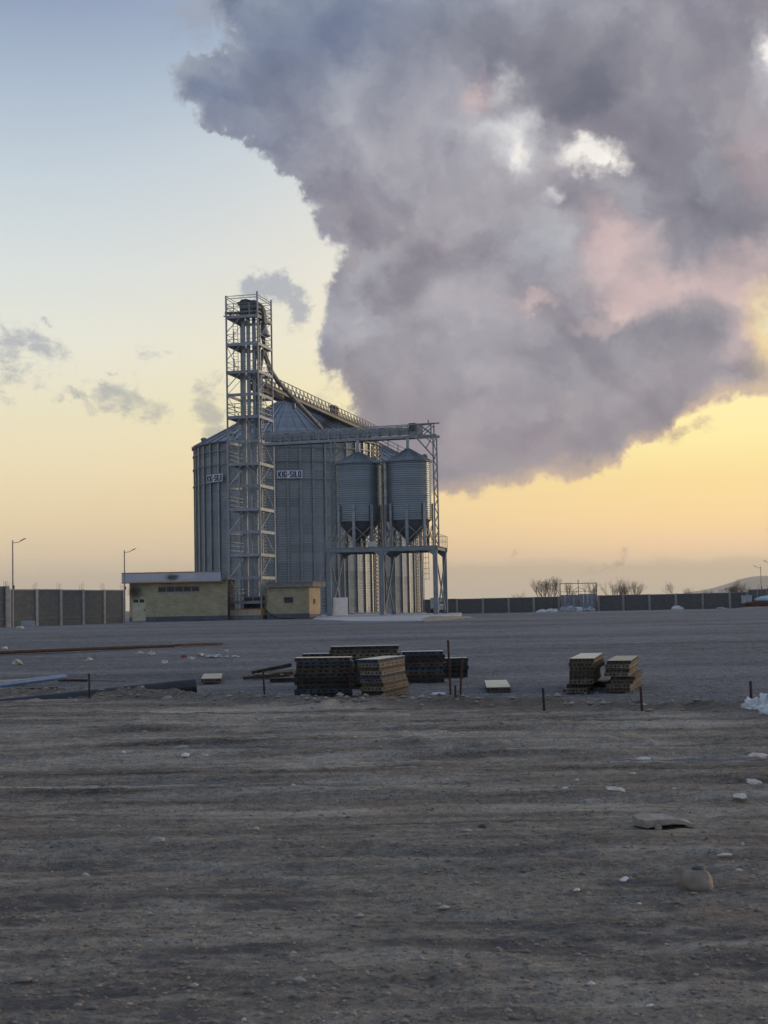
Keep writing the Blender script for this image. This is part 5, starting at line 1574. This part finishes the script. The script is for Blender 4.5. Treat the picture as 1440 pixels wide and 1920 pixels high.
# ------------------------------------------------------------------ bare trees beyond the wall
def bare_tree(px, Y, h, spread, seed, label, dens=1.0, stems=4):
    r = random.Random(seed)
    root = empty('bare_tree', (xat(px, Y, 1120), Y, 0), 0, label=label, cat='tree', group='bare trees beyond the far wall')
    tr, cr_ = MB(), MB()
    h *= 1.22
    def grow(p, d, L, rad, lev):
        q = p + d * L
        (tr if lev < 2 else cr_).tube([p, p.lerp(q, .5) + Vector((r.uniform(-1, 1), r.uniform(-1, 1), 0)) * L * .05, q], [rad, rad * .85, rad * .68], 4 if lev < 2 else 3, cap=False)
        if lev >= 6: return
        for k in range(r.choice((2, 3, 3)) if lev < 4 else int(1.6 * dens) + 1):
            nd = (d + Vector((r.uniform(-1, 1) * spread, r.uniform(-1, 1) * spread, r.uniform(-.05, .6)))).normalized()
            grow(p.lerp(q, r.uniform(.55, 1)), nd, L * r.uniform(.6, .85), rad * .6, lev + 1)
    for s in range(stems):
        d = Vector((r.uniform(-1, 1) * spread * .9, r.uniform(-.5, .5), 1)).normalized()
        grow(Vector((r.uniform(-.5, .5) * (stems > 1), r.uniform(-.4, .4), 0)), d, h * .27, .085, 0)
    tr.build('trunk', bark_m, root); cr_.build('crown', bark_m, root)
bare_tree(1024, 262, 6.4, .55, 1, 'dense bare tree rising behind the wall just left of the gate', 1.3, 6)
bare_tree(1062, 275, 5.6, .5, 2, 'thin bare tree seen through the left half of the gate frame', .8, 3)
bare_tree(1106, 280, 5.8, .5, 3, 'thin bare tree seen through the right half of the gate frame', .8, 3)
bare_tree(1152, 268, 6.0, .7, 4, 'wide pale bare tree behind the wall, first to the right of the gate', .8, 5)
bare_tree(1180, 266, 6.2, .6, 5, 'bare tree with upright twigs, second to the right of the gate', 1.0, 5)
bare_tree(1273, 268, 5.9, .95, 6, 'single open umbrella-shaped bare tree behind the wall', .9, 2)
bare_tree(1385, 250, 5.0, .9, 7, 'low dense bush-like bare tree near the right wall corner', 1.6, 6)
bare_tree(1345, 290, 4.4, .8, 8, 'small faint bare tree left of the bush-like one', .8, 3)
bare_tree(985, 300, 4.8, .7, 9, 'faint small bare tree at the left end of the row', .6, 2)

# ------------------------------------------------------------------ far hill
xs = np.linspace(400, 3600, 90); ys = np.linspace(5200, 7400, 30)
Xg, Yg = np.meshgrid(xs, ys)
prof = np.interp(xs, [400, 1000, 1180, 1320, 1400, 1470, 1560, 1700, 2000, 2500, 3600], [0, 4, 22, 44, 62, 86, 96, 104, 128, 90, 20])
Zg = prof[None, :] * np.exp(-((Yg - 6100) / 700) ** 2) * (1 + .10 * fbm(Xg * .004, Yg * .004, 4)) + 8 * fbm(Xg * .006, Yg * .006, 3) * (prof[None, :] / 100) - 2
struct(grid_mesh('hill', Xg, Yg, Zg, hill_m))

# ------------------------------------------------------------------ formwork panels
def panel_meshes(L, Wd, H=.09):
    f = MB(); t = .012
    def side(along, fixed0, fixed1, n, length):
        # flange top and bottom, webs between round openings
        def bx(a, b_, z0, z1):
            if along == 'x': f.box(a, b_, fixed0, fixed1, z0, z1)
            else: f.box(fixed0, fixed1, a, b_, z0, z1)
        bx(0, length, 0, .026); bx(0, length, H - .024, H - .004)
        st = length / n
        for i in range(n):
            k_ = .27 + .12 * math.sin(i * 2.3 + length * 7)
            bx(max(0, st * i - st * k_), min(length, st * i + st * k_), .0262, H - .0242)
        bx(length - st * .27, length, .0262, H - .0242)
    side('x', 0, t, max(6, int(L / .125)), L); side('x', Wd - t, Wd, max(6, int(L / .125)), L)
    side('y', 0, t, 6, Wd); side('y', L - t, L, 6, Wd)
    f.core = len(f.f)
    f.box(t + .02, L - t - .02, t + .02, Wd - t - .02, .004, H - .006)
    f.v = [(v[0] - L / 2, v[1] - Wd / 2, v[2]) for v in f.v]
    p = MB(); p.box(-L / 2 - .001, L / 2 + .001, -Wd / 2 - .001, Wd / 2 + .001, H - .0038, H)
    return f, p
PM = {}
def panel(L, Wd, frm_m, face_m, loc, rz, label, group=None, tilt=(0, 0), sz=1.0):
    key = (round(L, 2), round(Wd, 2), frm_m.name, face_m.name)
    if key not in PM:
        f, p = panel_meshes(L, Wd)
        me_ = f.mesh('formwork_panel', frm_m)
        me_.materials.append(rubber_shade_m)  # black core faces: shade inside the rail openings put in as colour
        for q_ in range(f.core, f.core + 6): me_.polygons[q_].material_index = 1
        PM[key] = (me_, p.mesh('face_plate', face_m))
    a, b_ = PM[key]
    o = bpy.data.objects.new('formwork_panel', a); C.objects.link(o)
    o.location = loc; o.rotation_euler = (tilt[0], tilt[1], rz)
    inst(b_, 'face_plate', o)
    o.scale = (1, 1, sz)
    return tag(o, label, 'formwork panel', group)
ORD = ['lowest', 'second lowest', 'third from bottom', 'fourth from bottom', 'fifth from bottom', 'sixth from bottom', 'seventh from bottom', 'eighth from bottom', 'ninth from bottom', 'tenth from bottom', 'eleventh from bottom', 'twelfth from bottom']
MN = {'dark_formwork_steel': 'dark', 'cement_caked_formwork_steel': 'cement-caked', 'blue_painted_formwork_steel': 'blue', 'rust_brown_formwork_steel': 'rust-brown', 'light_blue_formwork_steel': 'light blue'}
def stack(px, pybase, L, Wd, rz, mats, where, group, seed, jit=.02, faces=None, z0=None, h=.093, step=None):
    r = random.Random(seed)
    p = on_yard(px, pybase)
    z = (gz(p.y) if z0 is None else z0) + .0
    if abs(math.sin(rz)) > .7: p = p + Vector((math.cos(rz), math.sin(rz), 0)) * (L / 2)
    else: p = p + Vector((-math.sin(rz), math.cos(rz), 0)) * (Wd / 2)
    n = len(mats)
    for i, m_ in enumerate(mats):
        fm = pm_face if i == n - 1 else (m_ if not faces else faces)
        dx, dy = r.uniform(-jit, jit), r.uniform(-jit, jit)
        if step: dx += step[i][0]; dy += step[i][1]
        top = 'top' if i == n - 1 else ORD[i]
        panel(L, Wd, m_, fm, (p.x + dx, p.y + dy, z), rz + r.uniform(-.02, .02), '%s formwork panel, %s of %s' % (MN[m_.name], top, where), group, (r.uniform(-.004, .004), r.uniform(-.004, .004)), h * .97 / .09)
        z += h
    return p, z
D_, T_, B_, Br_, Cy_ = pm_dark, pm_tan, pm_blue, pm_brown, pm_cyan
E = math.radians
# the two narrow-end stacks on the right: long axis runs away from the view
rzr = E(90 - 6)
stack(1091, 1300, 2.7, .45, E(78), [T_, Br_, T_, Br_, Br_, Br_, Br_, Br_], 'left stack of the right-hand pair', 'panels of the two stacks on the right', 1, .025,
      step=[(-.12, 0), (-.06, .1), (-.04, 0), (-.03, .05), (.0, 0), (.03, 0), (.02, .02), (.04, .02)], h=.081)
stack(1162, 1299, 2.7, .45, E(77), [Br_, T_, Br_, Br_, T_, Br_, T_, Br_], 'right stack of the right-hand pair', 'panels of the two stacks on the right', 2, .02,
      step=[(-.02, 0), (-.03, 0), (.02, 0), (.05, 0), (-.04, 0), (-.05, 0), (-.03, 0), (.0, 0)], h=.0735)
p_ = on_yard(1128, 1287); panel(1.5, .40, pm_brown, pm_brown, (p_.x + .05, p_.y + .6, gz(p_.y)), E(78), 'low brown formwork panel wedged between the two right-hand stacks', 'panels of the two stacks on the right')
# single panels lying flat
p_ = on_yard(932, 1292); panel(2.7, .46, pm_brown, pm_face, (p_.x, p_.y, gz(p_.y) + .01), E(87), 'single pale formwork panel lying alone between the two groups of stacks')
p_ = on_yard(398, 1276); panel(2.7, .46, pm_tan, pm_face, (p_.x, p_.y, gz(p_.y) + .01), E(95.7), 'single cream formwork panel lying alone left of the scrap pile')
# main pile
G = 'panels of the main stacked pile'
stack(606, 1308, 1.06, .5, E(-4), [D_, B_, D_, D_, D_, D_, Br_, Br_, B_, Br_], 'wide left front stack', G, 3, .028, h=.0745)
pS, zS = stack(694, 1312, 1.9, .42, E(75), [Br_, D_, T_, Br_, T_, B_, T_, Br_, T_, B_], 'front stack with brown sides', G, 4, .022, step=[(.05, 0), (.04, 0), (.03, 0), (.02, 0), (.02, 0), (.0, 0), (.0, 0), (-.02, 0), (-.02, 0), (-.02, 0)], h=.0725)
stack(686, 1291, 1.42, .5, E(-3), [D_, D_, D_, D_, D_, D_, D_, D_, T_, Br_, D_], 'tallest stack at the back', G, 5, .05, h=.0795)
stack(608, 1288, .95, .5, E(-3), [D_, D_, D_, D_, D_, D_, D_, B_], 'low blue-topped stack behind', G, 6, .03, h=.088)
stack(795, 1281, .92, .5, E(-2), [D_, D_, Br_, Cy_, Br_, D_, D_, B_], 'stack with a light blue panel', G, 7, .04, h=.086)
stack(842, 1272, .95, .5, E(4), [D_, D_, D_, D_, D_], 'low dark stack at right end', G, 8, .06, h=.092)
# toppled scrap to the left of the pile
def scrap(px, py, L, Wd, m_, rz, tilt, z, label):
    p = on_yard(px, py)
    panel(L, Wd, m_, m_, (p.x, p.y, gz(p.y) + z), rz, label, 'toppled formwork left of the main pile', tilt)
scrap(510, 1268, 1.0, .35, D_, E(8), (0, -E(10)), .13, 'dark formwork panel tilted on top of the toppled heap')
scrap(520, 1272, .9, .4, Br_, E(-12), (E(6), -E(4)), .06, 'rust-brown formwork panel in the middle of the toppled heap')
scrap(505, 1274, .7, .2, T_, E(14), (E(4), E(3)), .03, 'narrow cement-caked formwork strip in the toppled heap')
scrap(540, 1279, .8, .3, D_, E(-3), (0, 0), .0, 'flat dark formwork panel at the foot of the toppled heap')
for i, (px, py, L, rz) in enumerate(((490, 1275, .9, .25), (500, 1277, 1.1, -.05), (512, 1271, .8, .4))):
    p = on_yard(px, py)
    o = MB().bar((-L / 2, 0, .03), (L / 2, 0, .09), .05).build('steel_bar', rebar_m, None, (p.x, p.y, gz(p.y) + .02), rz)
    tag(o, ['short rusty steel bar poking left out of the toppled heap', 'longer rusty steel bar lying under the toppled heap', 'rusty steel bar slanting across the toppled heap'][i], 'steel bar', 'bars in the toppled heap')

# ------------------------------------------------------------------ rebar stakes along the berm
def stake(px, pyb, pyt, pxt, r, label):
    p = on_dirt(px, pyb)
    if p.y > edge_y(p.x) - .05: p = on_yard(px, pyb)
    top = at(pxt, pyt, p.y)
    z0 = p.z - .15
    mb = MB(); mb.tube([(0, 0, -.15), (top.x - p.x, 0, top.z - p.z)], r, 7)
    n = int((top.z - p.z) / .03)
    for i in range(n):
        t = i / n; mb.tube([((top.x - p.x) * t, 0, (top.z - p.z) * t), ((top.x - p.x) * t, 0, (top.z - p.z) * t + .008)], r * 1.14, 6)
    o = mb.build('rebar_stake', rebar_m, None, (p.x, p.y, p.z))
    return tag(o, label, 'stake', 'rusty stakes along the edge of the dirt track')
stake(168, 1310, 1263, 167, .018, 'short rusty stake among the pipes on the left')
stake(497, 1309, 1257, 493, .018, 'rusty stake in front of the toppled formwork')
stake(659, 1311, 1264, 656, .018, 'rusty stake standing before the gap in the main pile')
stake(846, 1319, 1200, 840, .018, 'tallest rusty stake, leftmost of the trio right of the pile')
stake(855, 1320, 1285, 853.5, .019, 'shortest rusty stake, middle of the trio right of the pile')
stake(862, 1320, 1233, 866, .018, 'medium rusty stake, rightmost of the trio right of the pile')
stake(1021, 1333, 1290, 1018, .02, 'rusty stake between the single pale panel and the right-hand stacks')
stake(1204, 1328, 1288, 1201, .02, 'rusty stake before the right-hand stacks')
stake(1409, 1322, 1277, 1407, .022, 'rusty stake rising out of the white plastic bag')

# ------------------------------------------------------------------ pipes and rods on the left
def lay(px1, py1, px0, py0, r, m, name, label, cat, n=14, hollow=True, lift=(0, 0)):
    a = on_yard(px0, py0); b_ = on_yard(px1, py1)
    a.z += r + lift[0]; b_.z += r + lift[1]
    root = empty(name, a, 0, label=label, cat=cat)
    q = b_ - a
    MB().tube([(0, 0, 0), q], r, n, cap=not hollow).build('tube', m, root, smooth=True)
    if hollow:
        d = q.normalized()
        MB().tube([q - d * .002, q - d * .3], r * .9, n, cap=False).build('bore', blackpipe_m, root)
    return root
lay(121, 1281, -60, 1308, .065, bluepipe_m, 'plastic_pipe', 'pale blue plastic pipe slanting in from the left border', 'pipe', lift=(.1, .08))
# big black pipe behind the berm
a = on_yard(-40, 1318); b_ = on_yard(367, 1304)
blk = empty('drain_pipe', b_ + Vector((0, 0, .17)), 0, label='large black plastic pipe lying behind the dirt berm', cat='pipe')
q = (a - b_); q.z = -.30
MB().tube([(0, 0, 0), q], .16, 24, cap=True).build('tube', blackpipe_m, blk, smooth=False)
lay(164, 1279, 110, 1279, .03, rebar_m, 'rusty_rod', 'dark rusty rod lying behind the end of the blue pipe', 'rod', 8, False)
lay(235, 1279, 166, 1278, .008, rebar_m, 'thin_cable', 'thin dark cable on the gravel beside the short stake', 'cable', 5, False)
def board(px0, py0, px1, py1, w, t, m, label, z=0.0):
    a = on_yard(px0, py0); b_ = on_yard(px1, py1)
    root = empty('timber_board', a, math.atan2(b_.y - a.y, b_.x - a.x), label=label, cat='board')
    L = (b_ - a).length
    MB().box(0, L, -w / 2, w / 2, z, z + t).build('plank', m, root)
    return root
board(-40, 1288, 44, 1284, .30, .07, wood_m, 'pale topped timber board by the left border behind the blue pipe', .05)
board(20, 1297, 106, 1293, .22, .06, dark_steel, 'dark plank under the blue pipe')
# long bundles of rusty bars
def rods(px0, py0, px1, py1, n, r, w, label, seed, name='rebar_bundle'):
    rr = random.Random(seed)
    a = on_yard(px0, py0); b_ = on_yard(px1, py1)
    root = empty(name, a, 0, label=label, cat='steel bars')
    d = b_ - a; s = Vector((-d.y, d.x, 0)).normalized()
    for i in range(n):
        off = s * rr.uniform(-w, w); z = r + .02 + rr.random() * .10
        t0, t1 = rr.uniform(0, .03), 1 - rr.uniform(0, .12)
        MB().tube([d * t0 + off + Vector((0, 0, z)), d * .5 + off + Vector((0, 0, z - .0)), d * t1 + off * .5 + Vector((0, 0, z * .8))], r, 5, cap=True).build('bar', rust_m, root)
rods(-90, 1232, 345, 1214, 26, .016, .26, 'long bundle of orange rusty bars lying across the gravel on the left', 1)
rods(335, 1215, 420, 1211, 6, .014, .12, 'thin tail of rusty bars beyond the end of the long bundle', 2)
# sheets by the left wall
p = Vector((xat(48, 118.5, 1170), 119.2, gz(119)))
sh = empty('leaning_board', p, .05, label='pale grey board leaning on the left block wall beside the lamp', cat='board')
o = MB().box(-.55, .55, 0, .04, 0, .5).build('sheet', simple('weathered_white_board', (.26, .3, .33), (.34, .38, .41), 2, .8), sh); o.rotation_euler = (math.radians(-14), 0, 0)
p = on_yard(38, 1178); o = lump('rubble_piece', (.32, .25, .16), palestone_m, 51, .3, 1.5, .3, 12, False, False); tag(place(o, p, .4, .02), 'pale rubble piece in front of the leaning board', 'rubble')

# ------------------------------------------------------------------ bits lying on the gravel
def bit(px, py, s, m, seed, label, cat='litter', name='foam_scrap', flat=False):
    p = on_yard(px, py)
    o = lump(name, (s * (1.3 if flat else .85), s * .7, s * (.4 if flat else .8)), m, seed, .8, 1.9, .35, 12, False, False, .8)
    return tag(place(o, p, seed, .01), label, cat, 'pale scraps on the gravel' if cat == 'litter' else None)
bit(9, 1217, .13, foam_m, 1, 'cream block scrap by the left border above the rusty bars')
bit(32, 1246, .19, foam_m, 2, 'largest cream block, lying below the rusty bars near the left border', flat=False)
bit(157, 1240, .09, greybag_m, 3, 'flat greyish scrap left of a round pale one below the rusty bars', flat=True)
bit(169, 1239, .12, foam_m, 4, 'rounded pale scrap below the middle of the rusty bars')
bit(154, 1252, .06, foam_m, 5, 'tiny pale scrap nearest the short stake')
bit(262, 1226, .11, foam_m, 6, 'small pale scrap just under the rusty bars, left of its neighbour')
bit(284, 1228, .15, foam_m, 7, 'pale scrap under the right part of the rusty bars')
bit(309, 1244, .13, foam_m, 8, 'cube-like cream scrap well below the bars end')
bit(344, 1233, .12, red_m, 9, 'dull red plastic piece under the end of the rusty bars', name='red_plastic_piece')
bit(360, 1237, .12, foam_m, 10, 'upright cream scrap right of the red piece')
bit(379, 1230, .20, foam_m, 11, 'largest pale scrap of the row right of the red piece', flat=True)
bit(401, 1232, .22, whitebag_m, 12, 'flat bright white sheet scrap in the middle of the row', flat=True, name='white_sheet_scrap')
bit(425, 1222, .09, foam_m, 13, 'small pale scrap above the end of the row')
bit(424, 1232, .10, greybag_m, 14, 'small grey scrap near the right end of the row', flat=True)
bit(441, 1232, .13, foam_m, 15, 'pale scrap at the right end of the row', flat=True)
bit(821, 1303, .11, whitebag_m, 16, 'white scrap lying between the pile and the stake trio', flat=True)
bit(1130, 1316, .05, whitebag_m, 17, 'tiny white scrap below the right-hand stacks')
# boulder and stones
def rock(px, py, s, m, seed, label, rough=.35, name='stone', smooth=True, rz=None, dirt=True, boxy=1.0):
    p = on_dirt(px, py) if dirt else on_yard(px, py)
    o = lump(name, s, m, seed, rough, 1.1, .35 if boxy == 1 else .8, 22, False, smooth, boxy)
    return tag(place(o, p, seed if rz is None else rz, .02), label, 'stone')
rock(426, 1311, (.17, .14, .22), palestone_m, 61, 'pale boulder on the berm right of the black pipe', .3, 'boulder', True, 0)
rock(448, 1309, (.08, .06, .06), greybag_m, 62, 'small greyish stone touching the pale boulder', .3)
rock(313, 1313, (.11, .09, .10), stone_m, 63, 'grey stone on the berm against the black pipe', .3)
rock(1308, 1664, (.085, .08, .125), tanstone_m, 64, 'rounded tan and grey stone, the nearest large one at right', .22, 'large_stone', True, .2, True, .8)
p = on_dirt(1308, 1664)
o = lump('dark_stone', (.048, .045, .035), darkstone_m, 65, .15, 1.2, .4, 18); place(o, (p.x + .01, p.y + .02, p.z + .085), .3); tag(o, 'dark bluish stone on top of the rounded tan stone', 'stone')
# slab on a small block
p = on_dirt(1236, 1552)
sl_ = empty('concrete_slab', (p.x, p.y, p.z - .008), .05, label='broken flat concrete slab lying propped on the dirt at right', cat='slab')
mb = MB(); pol = [(-.16, -.07), (-.12, -.12), (.02, -.115), (.14, -.09), (.24, -.10), (.23, .10), (.05, .17), (-.13, .13), (-.19, .04)]
mb.prism(pol, [.03, .025, .05, .05, .01, .02, .02, .03, .03], [.085, .08, .085, .075, .04, .05, .09, .095, .095]); mb.build('slab', simple('dirty_slab', (.22, .205, .18), (.36, .335, .295), 9, .95, 0, .01), sl_)
o = lump('stone', (.028, .025, .05), tanstone_m, 66, .2, 1.5, .3, 12); p2 = on_dirt(1234, 1556); place(o, (p2.x, p2.y, p2.z - .005), 0); tag(o, 'tiny tan stone propping the front of the broken slab', 'stone')
ST = [(1172, 1648, (.045, .03, .03), whitebag_m, 'white chip left of the large rounded stone'), (1155, 1481, (.16, .06, .05), palestone_m, 'elongated pale flat stone above the broken slab'),
      (1142, 1486, (.09, .03, .025), whitebag_m, 'thin white flake under the elongated pale stone'), (1421, 1417, (.13, .07, .05), palestone_m, 'grey triangular stone at the right border, farther up'),
      (1412, 1468, (.13, .07, .05), palestone_m, 'long pale stone near the right border'), (1207, 1421, (.08, .05, .03), palestone_m, 'flat pale stone between the berm and the slab'),
      (1187, 1452, (.06, .04, .035), palestone_m, 'small pale stone above the elongated one'), (1388, 1491, (.10, .05, .03), palestone_m, 'flat white flakes right of the slab'),
      (1110, 1504, (.11, .07, .05), stone_m, 'grey stone left of the slab'), (904, 1551, (.05, .04, .04), darkstone_m, 'small dark stone in the middle of the track'),
      (348, 1415, (.08, .05, .04), palestone_m, 'pale stone on the left part of the track'), (386, 1416, (.05, .03, .03), palestone_m, 'smaller pale stone right beside it on the left of the track'),
      (340, 1402, (.12, .07, .05), stone_m, 'grey stone just behind the pale left ones'), (295, 1576, (.07, .05, .045), stone_m, 'grey stone in the left foreground'),
      (780, 1712, (.035, .02, .008), whitebag_m, 'tiny white flat scrap in the near foreground'), (1360, 1598, (.05, .03, .015), palestone_m, 'flat pale chip above the large rounded stone'),
      (1203, 1587, (.04, .012, .008), whitebag_m, 'thin white stick-like chip below the broken slab'), (823, 1362, (.06, .05, .03), darkstone_m, 'dark flat stone just below the stake trio'),
      (217, 1898, (.022, .015, .006), whitebag_m, 'tiny white chip at the lower left border'), (1060, 1478, (.04, .03, .03), palestone_m, 'small pale pebble left of the elongated pale stone'),
      (1265, 1479, (.035, .03, .03), palestone_m, 'round pale pebble right of the elongated pale stone'), (20, 1309, (.07, .06, .05), stone_m, 'grey stone on the berm at the left border'), (140, 1314, (.06, .05, .05), stone_m, 'grey stone on the berm left of the short stake')]
for i, (px, py, s, m_, lb) in enumerate(ST): rock(px, py, s, m_, 70 + i, lb, .35, smooth=False)

# white torn plastic bag at right
p = on_dirt(1434, 1340)
bag = empty('plastic_bag', (p.x, p.y, p.z - .02), 0, label='torn white plastic bag heaped round the rightmost stake', cat='plastic bag')
o = lump('fold', (.27, .2, .31), whitebag_m, 91, .6, 2.4, .3, 44, True, True); o.parent = bag; o.location = (.16, 0, .0)
o = lump('fold', (.17, .13, .19), whitebag_m, 92, .6, 2.6, .3, 36, True, True); o.parent = bag; o.location = (-.14, .12, .04)
o = lump('fold', (.16, .12, .12), whitebag_m, 93, .6, 2.8, .3, 36, True, True); o.parent = bag; o.location = (.02, -.22, .0)

# ------------------------------------------------------------------ haze
hm = bpy.data.materials.new('haze_air'); hm.use_nodes = True
ht = hm.node_tree; ht.nodes.clear()
pv = ht.nodes.new('ShaderNodeVolumePrincipled'); pv.inputs['Density'].default_value = 0.00012; pv.inputs['Color'].default_value = (.97, .96, .96, 1); pv.inputs['Anisotropy'].default_value = 0.82
ho = ht.nodes.new('ShaderNodeOutputMaterial'); ht.links.new(pv.outputs[0], ho.inputs['Volume'])
hz = MB().box(-4000, 6000, -1500, 8200, -3.5, 190).build('haze', hm); hz['kind'] = 'stuff'
hz.display_type = 'WIRE'
